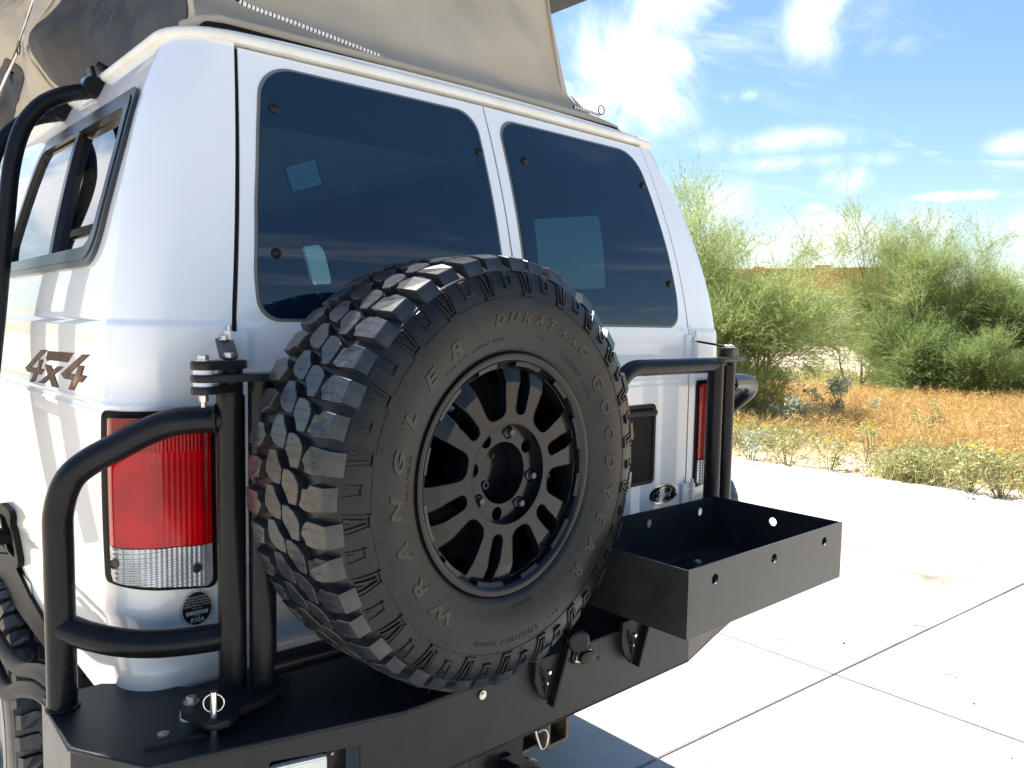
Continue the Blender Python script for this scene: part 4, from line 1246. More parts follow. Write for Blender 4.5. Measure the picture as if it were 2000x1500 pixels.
for k in range(m_):
    bm.faces.new((rings[0][k], rings[0][(k+1) % m_], ri[0][(k+1) % m_], ri[0][k]))
    bm.faces.new((ri[0][k], ri[0][(k+1) % m_], ri[1][(k+1) % m_], ri[1][k]))
bm.faces.new(ri[1])
finish(bm, 'receiver_tube', M['rust'], hr, smooth=30)
bm = bmesh.new(); add_plate(bm, rpoly([(-.24, -.32), (-.15, -.315), (-.15, -.16), (-.24, -.16)], .015), .668, .676); finish(bm, 'chain_tab', M['rust'], hr)
bm = bmesh.new()
pl = [(-.185, -.345, .725), (-.168, -.350, .728), (-.158, -.352, .712), (-.163, -.352, .690), (-.176, -.350, .685), (-.186, -.346, .712), (-.192, -.344, .735)]
add_tube(bm, spline(pl, 6), .0022, 8); finish(bm, 'pin_clip', M['zinc'], hr)
hk = empty('recovery_hook', (0, 0, 0)); hk.parent = van
T = Matrix.Translation((-.335, -.385, .745)) @ Matrix.Rotation(pi/2, 4, 'X')
hp_ = [(-.075, .045), (.055, .045), (.058, .015), (.055, -.010), (.068, -.032), (.095, -.046), (.112, -.055), (.112, -.078), (.085, -.075), (.04, -.058), (.022, -.032), (.0, -.022), (-.03, -.045), (-.06, -.09), (-.085, -.09), (-.07, -.02)]
plate('hook_plate', rpoly(hp_, .006, 3), -.012, .012, M['black_tube'], hk, .002, T)
pg = empty('trailer_socket', (0, 0, 0)); pg.parent = van
T = Matrix.Translation((-.338, -.405, .722))
bm = bmesh.new(); add_lathe(bm, [(0, -.042), (.020, -.042), (.0225, -.039), (.0225, -.030), (.020, -.026), (.020, .06), (0, .06)], 28, T); finish(bm, 'socket_body', M['black'], pg)
bm = bmesh.new(); add_lathe(bm, [(.0165, -.0422), (.0185, -.0422), (.0185, -.0428), (.0165, -.0428)], 28, T, closed=True)
add_lathe(bm, [(0, -.0428), (.006, -.0428), (.006, -.0422), (0, -.0422)], 16, T)
for k in range(6):
    a = 2*pi*k/6+.3
    add_box(bm, T @ Vector((.0112*sin(a), -.0425, .0112*cos(a))), (.0018, .0006, .011), 0, Matrix.Rotation(a, 4, 'Y'))
finish(bm, 'cap_print', M['wheelface'], pg, smooth=0)
box('socket_hinge', (-.333, -.395, .7475), (.026, .03, .006), M['black'], pg, .002)

# ================================================================== WHEELS
TR = .4175; PITCH = 44
swp = hermite([(.232, .004), (.240, -.003), (.255, -.008), (.275, -.014), (.30, -.0185), (.325, -.0185), (.345, -.0165), (.365, -.0125), (.385, -.003), (.394, .009), (.399, .025), (.4015, .046)])
def tyre_bm(rough=.0):
    bm = bmesh.new()
    fr = [(r, swp(r)) for r in [.232, .235, .238, .243, .248, .255, .262, .27, .28, .29, .30, .31, .32, .33, .336]]
    fr += [(.3365, swp(.3365)-.0012), (.339, swp(.339)-.0012), (.3395, swp(.3395))]
    fr += [(r, swp(r)) for r in [.345, .352, .36, .368, .376, .384]]
    fr += [(.3865, swp(.3865)-.0016), (.389, swp(.389)-.0014), (.390, swp(.390))]
    fr += [(r, swp(r)) for r in [.394, .397, .400, .4015]]
    rr = [(r, .247-y) for r, y in fr if True][::-1]
    prof = fr+[(.4025, .09), (.4028, .1235), (.4025, .157)]+rr+[(.225, .243), (.222, .23), (.222, .017), (.225, .006)]
    add_lathe(bm, prof, 132, closed=True)
    return bm
def lug_bm(kind, dr=0.0):
    """one tread block at the top of the wheel (tangent = x, axis = y, out = z)"""
    bm = bmesh.new()
    if kind in (0, 3):     # shoulder blocks, front and back
        wd = .0455
        topp = [(-.020, .005), (.019, .004), (.0215, .030), (.0215, .047), (.011, .058), (-.003, .064), (-.012, .055), (-.0205, .053), (-.0215, .032)]
        if dr: topp = [(-.0195, .011), (.0195, .010), (.0215, .036), (.0135, .044), (.0130, .057), (-.005, .060), (-.0165, .0655), (-.0220, .050), (-.0215, .034)]
        lowf = [(x*1.06, y+(.0 if y > .02 else -.011)) for x, y in topp]
        rl = [.4005 if y > .02 else .386 for x, y in topp]
    elif kind == 1:
        topp = [(-.0270, .0745), (-.006, .0690), (.010, .0690), (.0225, .083), (.0280, .099), (.0280, .1135), (.017, .1165), (.001, .1165), (-.010, .1075), (-.0130, .1035), (-.0270, .0945)]
    else:
        topp = [(.0270, .1625), (.006, .1680), (-.010, .1680), (-.0225, .154), (-.0280, .138), (-.0280, .1235), (-.017, .1205), (-.001, .1205), (.010, .1295), (.0130, .1335), (.0270, .1425)]
    if kind in (1, 2):
        lowf = [(x*1.02, (y-.1185)*1.01+.1185) for x, y in topp]; rl = [.401]*len(topp)
    flip = kind == 3
    def P(x, y, r):
        a = x/TR
        if flip: y = .247-y; a = -a
        return Vector((r*sin(a), y, r*cos(a)))
    rt = [TR+.0003-(.0065 if (kind in (0, 3) and y < .02) else 0) for x, y in topp]
    A = [bm.verts.new(P(x, y, r)) for (x, y), r in zip(topp, rt)]
    B = [bm.verts.new(P(x, y, r)) for (x, y), r in zip(lowf, rl)]
    n = len(A)
    ft = bm.faces.new(A)
    for i in range(n): bm.faces.new((A[i], B[i], B[(i+1) % n], A[(i+1) % n]))
    bmesh.ops.recalc_face_normals(bm, faces=bm.faces[:])
    bmesh.ops.bevel(bm, geom=[e for e in ft.edges], offset=.0011, segments=1, affect='EDGES')
    return bm
def lug_positions():
    out = []
    st = 2*pi/PITCH
    for k in range(PITCH):
        out.append((0, k % 2, k*st)); out.append((3, k % 2, k*st+.4*st))
        out.append((1, 0, (k+.15)*st)); out.append((2, 0, (k+.62)*st))
    return out

sw_ = empty('spare_wheel', (-.3935, -.4703, 1.3603)); sw_.rotation_euler = (0, 0, radians(4.65))
tag(sw_, 'spare off-road wheel on black six-spoke rim mounted behind the van', 'spare wheel')
bm = tyre_bm(); tyre = finish(bm, 'tyre', M['rubber'], sw_, smooth=40)
tyre.scale = (1.002, 1.035, 1.002)
lugs = {}
for kind, alt, a in lug_positions():
    key = (kind, alt)
    if key not in lugs:
        b_ = lug_bm(kind, alt); o = finish(b_, 'tread_lug', M['lug'], tyre, smooth=0, recalc=False); lugs[key] = o
    else:
        o = lugs[key].copy(); COL.objects.link(o); o.parent = tyre
    o.rotation_euler = (0, a+.02, 0)
# shoulder ribs on the outer sidewall: tall V-shaped ones between short ones
def side_bar(bm, a0, r0_, a1, r1_, w, h, taper=1.0):
    """raised bar on the sidewall from (a0,r0) to (a1,r1); a = arc length at r=.37"""
    nseg = 4; rows = []
    for i in range(nseg+1):
        t = i/nseg; a = (a0+(a1-a0)*t)/.37; r = r0_+(r1_-r0_)*t; ww = w*(1+(taper-1)*t)/2
        d = Vector(((a1-a0), (r1_-r0_))).normalized(); px, pr = d.y, -d.x
        row = []
        for sgn, hh in ((-1, -.002), (-.75, h), (.75, h), (1, -.002)):
            aa = a+sgn*ww*px/.37; r_ = r+sgn*ww*pr
            row.append(bm.verts.new((r_*sin(aa), swp(r_)-hh, r_*cos(aa))))
        rows.append(row)
    for p, q in zip(rows, rows[1:]):
        for k in range(3): bm.faces.new((p[k], p[k+1], q[k+1], q[k]))
    bm.faces.new(rows[0]); bm.faces.new(rows[-1][::-1])
def rib_bm(big):
    bm = bmesh.new()
    if big:
        side_bar(bm, -.0165, .388, -.0095, .341, .0045, .0028); side_bar(bm, .0165, .388, .0095, .341, .0045, .0028)
        side_bar(bm, -.0125, .3425, .0125, .3425, .0060, .0042)
        side_bar(bm, -.0085, .385, -.0030, .350, .0058, .0046, .6); side_bar(bm, .0085, .385, .0030, .350, .0058, .0046, .6)
        side_bar(bm, 0, .388, 0, .375, .007, .0020, .5)
    else:
        side_bar(bm, -.0095, .388, -.0070, .356, .0040, .0026); side_bar(bm, .0095, .388, .0070, .356, .0040, .0026)
        side_bar(bm, -.0095, .3570, .0095, .3570, .0060, .0045)
        side_bar(bm, -.0055, .380, .0055, .380, .011, .0022)
    return bm
rb = {}
for k in range(44):
    big = k % 2 == 0
    if big not in rb:
        o = finish(rib_bm(big), 'shoulder_rib', M['rubber'], tyre, smooth=25); rb[big] = o
    else:
        o = rb[big].copy(); COL.objects.link(o); o.parent = tyre
    o.rotation_euler = (0, 2*pi*k/44+.055, 0)
# raised lettering on the sidewall
def side_text(txt, r, size, a0, a1, h=.0013, shear=0.0, offset=0.0, stretch=1.0):
    """letters spread from angle a0 to a1 (degrees clockwise from the top), tops outward"""
    bm = bmesh.new(); n_ = len(txt); big = size > .02
    for i, ch in enumerate(txt):
        if ch == ' ': continue
        a = radians(a0+(a1-a0)*i/(max(1, n_-1)))
        me = text_mesh(ch, size, shear, offset, .001)
        for v in me.vertices:
            rr_ = r+v.co.y; aa = a+v.co.x*stretch/r
            hh = h if v.co.z > 0 else -.001
            v.co = (rr_*sin(aa), swp(rr_)-hh, rr_*cos(aa))
        if big: link('raised_letter', me, M['letter'], tyre)
        else: bm.from_mesh(me); bpy.data.meshes.remove(me)
    if big: bm.free(); return
    return tag(finish(bm, 'fine_print', M['letter'], tyre, smooth=0, recalc=False), kind='stuff')
side_text('WRANGLER', .287, .036, 219, 326, .0013, .25, .0014, 1.45)
side_text('GOODYEAR', .291, .036, 55, 140, .0013, .0, .0014, 1.15)
side_text('DURATRAC', .299, .026, -11, 38, .0012, .3, .0012, 1.3)
side_text('LT285/70R17', .316, .0150, 169, 186, .0010, 0, 0, 1.0)
side_text('121/118Q', .316, .0120, 190, 199, .0010, 0, 0, 1.0)
side_text('M+S', .316, .0120, 157, 161.5, .0010, 0, 0, 1.0)
side_text('LT285/70R17', .262, .0135, 30, 46, .0009, 0, 0, .9)
side_text('121/118Q', .262, .0115, 49, 59, .0009, 0, 0, .9)
side_text('RADIAL', .258, .0095, 268, 274, .0008, 0, 0, 1.0)
side_text('TUBELESS', .258, .0095, 276, 284, .0008, 0, 0, 1.0)
side_text('TREAD PLIES SIDEWALL PLIES', .262, .0085, 318, 352, .0008, 0, 0, 1.0)
side_text('MADE IN U.S.A.', .258, .0090, 168, 180, .0008, 0, 0, 1.0)
# fine vent spews
bm = bmesh.new()
for k in range(70):
    a = random.uniform(0, 2*pi); r = random.choice((.27, .305, .33, .345)); L_ = random.uniform(.003, .008)
    p = Vector((r*sin(a), swp(r), r*cos(a)))
    q = p+Vector((random.uniform(-1, 1)*L_, -.002, random.uniform(-1, 1)*L_))
    add_tube(bm, [p, q], .0004, 4)
for k in range(120):
    a = random.uniform(0, 2*pi); y = random.choice((.03, .05, .07, .1, .14))
    d = Vector((sin(a), 0, cos(a)))
    add_tube(bm, [d*.415+Vector((0, y, 0)), d*(.4175+random.uniform(.002, .006))+Vector((random.uniform(-.002, .002), y+random.uniform(-.002, .002), 0))], .0005, 4)
tag(finish(bm, 'rubber_spew', M['letter'], tyre, smooth=0), kind='stuff')

# rim -----------------------------------------------------------------------
rim = empty('rim', (0, 0, 0)); rim.parent = sw_
OFFA = radians(13)
def rface(u, v):
    r = hypot(u, v)
    y = .003+.34*max(0, min(.036, r-.178))
    return Vector((u, y, v))
holes = []
def pol(a, r): return (r*sin(a), r*cos(a))
for k in range(6):
    a = OFFA+k*pi/3
    # slot between the twin spokes
    w1_, w2_ = .0145, .0165
    def fr_(t, w): return (t*sin(a)+w*cos(a), t*cos(a)-w*sin(a))
    pts = [fr_(.2065, -.0135), fr_(.2065, .0135), fr_(.165, w2_), fr_(.115, w1_), fr_(.115, -w1_), fr_(.165, -w2_)]
    holes.append(rpoly(pts, [.003, .003, .03, .0142, .0142, .03], 5))
    b = a+pi/6
    def fb(t, w): return (t*sin(b)+w*cos(b), t*cos(b)-w*sin(b))
    pts = [pol(b-radians(13.4), .2065), pol(b, .2075), pol(b+radians(13.4), .2065), fb(.165, .0375), fb(.112, .0235), fb(.112, -.0235), fb(.165, -.0375)]
    holes.append(rpoly(pts, [.004, 0, .004, .04, .023, .023, .04], 6))
hub = [pol(2*pi*k/40, .098) for k in range(40)]
outer = [pol(2*pi*k/120, .2140) for k in range(120)]
panel('spoke_face', outer, [hub]+holes, rface, M['rim'], rim, step=.0062, flange=.020, extra=[pol(2*pi*k/200, q) for k in range(200) for q in (.1774, .1786)], skip=lambda u, v: .1735 < hypot(u, v) < .1825, out=lambda p: Vector((0, -1, 0)))
bm = bmesh.new()
for hl_ in [hub]+holes:
    lp = densify(hl_, .012)
    add_tube(bm, [rface(*p)+Vector((0, .0006, 0)) for p in lp], .0013, 6, closed=True)
finish(bm, 'spoke_edge', M['rim'], rim, smooth=60)
# hub pad with eight bolt pockets
pock = []
for k in range(8):
    a = 2*pi*k/8+radians(10)
    pock.append([(.0795*sin(a)+.0135*cos(t), .0795*cos(a)+.0135*sin(t)) for t in [2*pi*j/16 for j in range(16)]])
bore = [pol(2*pi*k/40, .0605) for k in range(40)]
panel('hub_pad', [pol(2*pi*k/48, .0985) for k in range(48)], [bore]+pock, lambda u, v: Vector((u, .0215, v)), M['rim'], rim, step=.012, flange=.06, out=lambda p: Vector((0, -1, 0)))
bm = bmesh.new(); add_lathe(bm, [(0, .064), (.057, .064), (.0597, .0655), (.0605, .070), (.0605, .09), (.0, .09)], 48); finish(bm, 'center_cap', M['rim'], rim)
for cx_, cz_, ro_ in ((-.006, -.030, .0085), (.012, .026, .004)):
    bm = bmesh.new(); add_lathe(bm, [(ro_*.55, .0605), (ro_, .0605), (ro_, .065), (ro_*.55, .065)], 24, Matrix.Translation((cx_, 0, cz_)), closed=True); finish(bm, 'cap_fastener', M['rim'], rim)

bm = bmesh.new(); add_lathe(bm, [(.0985, .058), (.062, .060), (.062, .066), (.0985, .066)], 48, closed=True); finish(bm, 'hub_back', M['barrel'], rim)
for k in range(8):
    if k in (1, 4, 6, 7): continue
    a = 2*pi*k/8+radians(10)
    bm = bmesh.new(); T = Matrix.Translation((.0795*sin(a), .047, .0795*cos(a))) @ Matrix.Rotation(pi, 4, 'X')
    add_lathe(bm, [(.0115, 0), (.0115, .022), (.0095, .026), (.0075, .027), (.0072, .036), (.006, .038), (0, .038)], 18, T)
    finish(bm, 'lug_nut', M['winframe'], rim, smooth=30)
# outer ring with raised tabs, barrel behind
bm = bmesh.new(); add_lathe(bm, [(.2125, .040), (.2128, .022), (.2140, .0105), (.2150, .0035), (.2185, -.0015), (.2265, -.0045), (.2325, -.0035), (.2345, .001), (.2345, .016), (.220, .040)], 120, closed=True)
finish(bm, 'rim_lip', M['rim'], rim, smooth=40)
for k in range(12):
    a = OFFA+k*pi/6+(radians(15) if False else 0)
    span = radians(9.5 if k % 2 == 0 else 6.5)
    bm = bmesh.new(); cols = []
    for j in range(7):
        t = a-span+2*span*j/6
        row = []
        for r, y in ((.2075, .0130), (.2082, .0040), (.2175, .0010), (.2190, -.0012)):
            row.append(bm.verts.new((r*sin(t), y, r*cos(t))))
        cols.append(row)
    base = []
    for p, q in zip(cols, cols[1:]):
        for i in range(3): bm.faces.new((p[i], p[i+1], q[i+1], q[i]))
    for c_, s_ in ((cols[0], 1), (cols[-1], -1)):
        e_ = [bm.verts.new(v.co+Vector((0, .012, 0))) for v in (c_[1], c_[2])]
        bm.faces.new((c_[0], c_[1], e_[0])) ; bm.faces.new((c_[1], c_[2], e_[1], e_[0])); bm.faces.new((c_[2], c_[3], e_[1]))
    finish(bm, 'rim_tab', M['rim'], rim, smooth=20)
bm = bmesh.new(); add_lathe(bm, [(.2115, .034), (.204, .06), (.188, .09), (.186, .16), (.198, .20), (.222, .232), (.232, .243), (.236, .243), (.225, .20), (.21, .1), (.215, .03)], 72, closed=True); finish(bm, 'barrel', M['barrel'], rim, smooth=40)
bm = bmesh.new(); add_lathe(bm, [(.02, .205), (.03, .07), (.075, .07), (.085, .10), (.09, .205)], 32); finish(bm, 'mount_flange', M['barrel'], rim, smooth=30)
bm = bmesh.new()
add_plate(bm, [(-.12, -.190), (.17, -.16), (.185, .05), (.16, .17), (.02, .185), (-.02, .09), (-.14, .02), (-.17, -.08)], -.150, -.140, 0, Matrix.Rotation(pi/2, 4, 'X'))
finish(bm, 'backing_plate', M['barrel'], rim)
bm = bmesh.new(); T = Matrix.Translation((.165, .060, -.028)) @ Vector((-.6, -.8, .1)).to_track_quat('Y', 'Z').to_matrix().to_4x4()
add_lathe(bm, [(0, 0), (.007, 0), (.007, .006), (.0045, .008), (.0045, .030), (.0055, .030), (.0055, .040), (0, .040)], 14, T); finish(bm, 'valve_stem', M['black'], rim)

# road wheels (mesh shared), rear left is the one in view
def road_wheel_mesh():
    bm = tyre_bm()
    for kind, alt, a in lug_positions():
        b_ = lug_bm(kind, alt)
        bmesh.ops.rotate(b_, verts=b_.verts[:], cent=(0, 0, 0), matrix=Matrix.Rotation(a, 3, 'Y'))
        me = bpy.data.meshes.new('t'); b_.to_mesh(me); b_.free(); bm.from_mesh(me); bpy.data.meshes.remove(me)
    add_lathe(bm, [(0, .02), (.1, .02), (.2, .03), (.232, .0), (.232, .23), (.2, .2), (0, .2)], 48)
    me = bpy.data.meshes.new('road_wheel'); bm.to_mesh(me); bm.free()
    me.materials.append(M['lug']); return me
rwm = road_wheel_mesh()
for x, y, rz in ((-1.00, 1.25, -pi/2), (.98, 1.25, pi/2), (-1.0, 4.6, -pi/2), (.98, 4.6, pi/2)):
    o = link('road_wheel', rwm, None, van); o.location = (x, y, TR); o.rotation_euler = (0, 0, rz)
tube('rear_axle', [(-.75, 1.25, .42), (.75, 1.25, .42)], .05, M['interior'], van)

# ================================================================== STEEL TRAY
tr = empty('steel_tray', (.34, -.41, .98))
tag(tr, 'open black steel cargo tray with round holes beside the spare wheel', 'tray')
tr.location = (0, 0, 0)
X0, X1, Y0, Y1, Z0, Z1 = -.008, .682, -.613, -.207, .979, 1.131
def circ2(cx, cz, r, n=20): return [(cx+r*cos(2*pi*k/n), cz+r*sin(2*pi*k/n)) for k in range(n)]
def sheet(name, outer, holes, f, t, out, parent):
    """sheet metal with thickness: outer skin, inner skin, edges"""
    o = panel(name, outer, holes, f, M['tray'], parent, step=.08, flange=t, out=out)
    inn = lambda u, v: f(u, v)-out(None)*t
    p2 = panel(name+'_inside', outer, holes, inn, M['tray'], parent, step=.08, flange=0, out=lambda p: -out(None))
    return o
VO = lambda x, y, z: (lambda p: Vector((x, y, z)))
t_ = .0045
sheet('tray_side', [(X0, Z0), (X1, Z0), (X1, Z1), (X0, Z1)], [circ2(.091, 1.093, .0125), circ2(.337, 1.094, .0125), circ2(.585, 1.093, .0125)], lambda u, v: Vector((u, Y0, v)), t_, VO(0, -1, 0), tr)
sheet('tray_side', [(X0, Z0), (X1, Z0), (X1, Z1), (X0, Z1)], [circ2(.091, 1.093, .0125), circ2(.366, 1.094, .0125), circ2(.608, 1.092, .0125)], lambda u, v: Vector((u, Y1, v)), t_, VO(0, 1, 0), tr)
sheet('tray_end', [(Y0+.0005, Z0), (Y1-.0005, Z0), (Y1-.0005, Z1-.0005), (Y0+.0005, Z1-.0005)], [], lambda u, v: Vector((X0+.0005, u, v)), t_, VO(-1, 0, 0), tr)
sheet('tray_end', [(Y0+.0005, Z0), (Y1-.0005, Z0), (Y1-.0005, Z1-.0005), (Y0+.0005, Z1-.0005)], [circ2(-.41, 1.091, .0125)], lambda u, v: Vector((X1-.0005, u, v)), t_, VO(1, 0, 0), tr)
bm = bmesh.new(); add_plate(bm, [(X0+.004, Y0+.004), (X1-.004, Y0+.004), (X1-.004, Y1-.004), (X0+.004, Y1-.004)], Z0+.0008, Z0+.005); finish(bm, 'tray_floor', M['tray'], tr)
bm = bmesh.new(); add_plate(bm, rpoly([(.16, -.52), (.50, -.52), (.50, -.27), (.16, -.27)], .01), Z0+.0055, Z0+.010, .001); finish(bm, 'rubber_mat', M['rubber'], tr)
for x, y in ((.20, -.31), (.46, -.31), (.46, -.48), (.20, -.48)):
    bolt('tray_bolt', (x, y, Z0+.010), (0, 0, 1), M['zinc'], tr, .008, .007)

# ================================================================== LADDER ON THE LEFT SIDE
ld = empty('side_ladder', (0, 0, 0))
tag(ld, 'black tubular ladder hooked over the left roof gutter', 'ladder')
for y in (.67, 1.0):
    pts = [(-.836, y, 2.214), (-.883, y, 2.198), (-.932, y, 2.168), (-.970, y, 2.120), (-.992, y, 2.065), (-1.008, y, 1.99), (-1.018, y, 1.90), (-1.031, y, 1.78), (-1.050, y, 1.60), (-1.085, y, 1.3), (-1.11, y, 1.05)]
    bm = bmesh.new(); add_tube(bm, spline(pts, 5), .0195, 18); finish(bm, 'ladder_rail', M['black_tube'], ld, smooth=60)
    # clamp over the gutter
    cl = empty('gutter_clamp', (0, 0, 0)); cl.parent = ld
    bm = bmesh.new(); add_box(bm, (-.795, y, 2.278), (.045, .040, .010), .002, Matrix.Rotation(radians(18), 4, 'Y')); add_box(bm, (-.822, y, 2.245), (.010, .040, .062), .002, Matrix.Rotation(radians(-12), 4, 'Y'))
    finish(bm, 'clamp_jaw', M['black'], cl)
    bm = bmesh.new(); add_lathe(bm, [(0, -.026), (.024, -.026), (.026, -.02), (.026, .004), (.02, .010), (0, .010)], 20, Matrix.Translation((-.826, y-.010, 2.222))); finish(bm, 'clamp_eye', M['blackrub'], cl)
    bolt('clamp_bolt', (-.842, y-.02, 2.232), (-.6, -.8, .2), M['chrome'], cl, .009, .010)
for z in (1.92, 1.66, 1.40, 1.14):
    xx = -1.016 if z > 1.9 else (-1.044 if z > 1.6 else (-1.073 if z > 1.3 else -1.10))
    tube('ladder_rung', [(xx, .67, z), (xx, 1.0, z)], .0165, M['black_tube'], ld)

# ================================================================== GROUND
def terrain_z(x, y):
    d = hypot(x, y)
    b = 1.45*sstep(26, 42, d)+2.0*sstep(60, 300, d)
    return -.012+b+(.05*noise.noise(Vector((x*.35, y*.35, 0)))+.02*noise.noise(Vector((x*1.3, y*1.3, 4))))*sstep(0, 1.5, x-7.6 if x > 7 else -7-x if x < -7 else (y-24 if y > 24 else 0))
bm = bmesh.new()
rad = [0, 4, 7]+[7.3+.6*i for i in range(40)]+[32, 34, 36, 38, 40, 43, 47, 52, 60, 75, 100, 140, 200, 300, 450, 700, 1200]
NA = 200
rings = []
for r in rad:
    if r == 0: rings.append([bm.verts.new((0, 0, -.012))]); continue
    rings.append([bm.verts.new((r*sin(2*pi*k/NA), r*cos(2*pi*k/NA), terrain_z(r*sin(2*pi*k/NA), r*cos(2*pi*k/NA)))) for k in range(NA)])
for i in range(len(rings)-1):
    a, b = rings[i], rings[i+1]
    for k in range(NA):
        k2 = (k+1) % NA
        if len(a) == 1: bm.faces.new((a[0], b[k], b[k2]))
        else: bm.faces.new((a[k], a[k2], b[k2], b[k]))
# keep the sheet below the concrete pad
for v in bm.verts:
    x, y = v.co.x, v.co.y
    on = x > -26 and -26 < y < 30 and (y < .9 or (x > -3.7 and y < 6.3) or x > 1.6)
    if on and x < 7.75-.078*y: v.co.z = -.10 if x < 7.3-.078*y else -.03
g = finish(bm, 'desert_ground', M['dirt'], None, smooth=60)
tag(g, kind='structure')
pad = empty('concrete_pad', (0, 0, 0)); tag(pad, kind='structure')
EDGE = lambda y: 7.672-.0784*y
xl = [-26.5, -21.2, -15.9, -10.6, -4.3, None, None]
XS = [lambda y: -24.4+.0*y, lambda y: -19.0, lambda y: -13.7, lambda y: -8.4, lambda y: -3.10+.012*y, lambda y: 2.239+.012*y, EDGE]
YS = [lambda x, k=k: .266-.061*x+k for k in (-24, -18, -12.4, -6.9, 0, 5.6, 11.2, 16.8, 22.4, 28)]
def meet(fx, fy):
    x = 0; y = 0
    for _ in range(30): y = fy(x); x = fx(y)
    return Vector((x, y))
G = .006
for i in range(len(XS)-1):
    for j in range(len(YS)-1):
        if (i < 4 and j > 3) or (i == 4 and j > 4): continue
        c = [meet(XS[i], YS[j]), meet(XS[i+1], YS[j]), meet(XS[i+1], YS[j+1]), meet(XS[i], YS[j+1])]
        cen = sum(c, Vector((0, 0)))/4
        q = []
        for p in c:
            d = p-cen; q.append((p.x-math.copysign(G, d.x), p.y-math.copysign(G, d.y)))
        bm = bmesh.new()
        T = Matrix.Translation((cen.x, cen.y, 0))
        add_plate(bm, [(x-cen.x, y-cen.y) for x, y in q], -.11, 0, 0)
        es = [e for e in bm.edges if all(abs(v.co.z) < 1e-6 for v in e.verts)]
        bmesh.ops.bevel(bm, geom=es, offset=.003, segments=2, affect='EDGES')
        finish(bm, 'concrete_slab', M['concrete'], pad, smooth=40, loc=(cen.x, cen.y, 0))
bm = bmesh.new(); add_plate(bm, [(-24, -20), (7.4, -20), (7.4, 27), (2.0, 27), (2.0, 5.4), (-2.9, 5.4), (-2.9, .25), (-24, 1.2)], -.06, -.013)
c_ = finish(bm, 'joint_filler', M['joint'], pad, smooth=0)
# shrink the filler to stay inside the slanted edge
for v in c_.data.vertices:
    if v.co.x > 6: v.co.x = EDGE(v.co.y)-.05

# ================================================================== PLANTS
def blade(V, F, p, d, L, w, bend=.0, seg=1, side=None):
    d = d.normalized()
    s = side or d.cross(Vector((random.uniform(-1, 1), random.uniform(-1, 1), random.uniform(-1, 1)))).normalized()
    b = len(V)
    q = p
    for i in range(seg+1):
        t = i/seg; ww = w*(1-.75*t)
        V.append(q-s*ww/2); V.append(q+s*ww/2)
        d2 = (d+Vector((0, 0, -bend*t))).normalized(); q = q+d2*(L/seg)
    for i in range(seg): F.append((b+2*i, b+2*i+1, b+2*i+3, b+2*i+2))
def mesh_obj(name, V, F, material, parent=None):
    me = bpy.data.meshes.new(name); me.from_pydata(V, [], F); me.update()
    return link(name, me, material, parent)

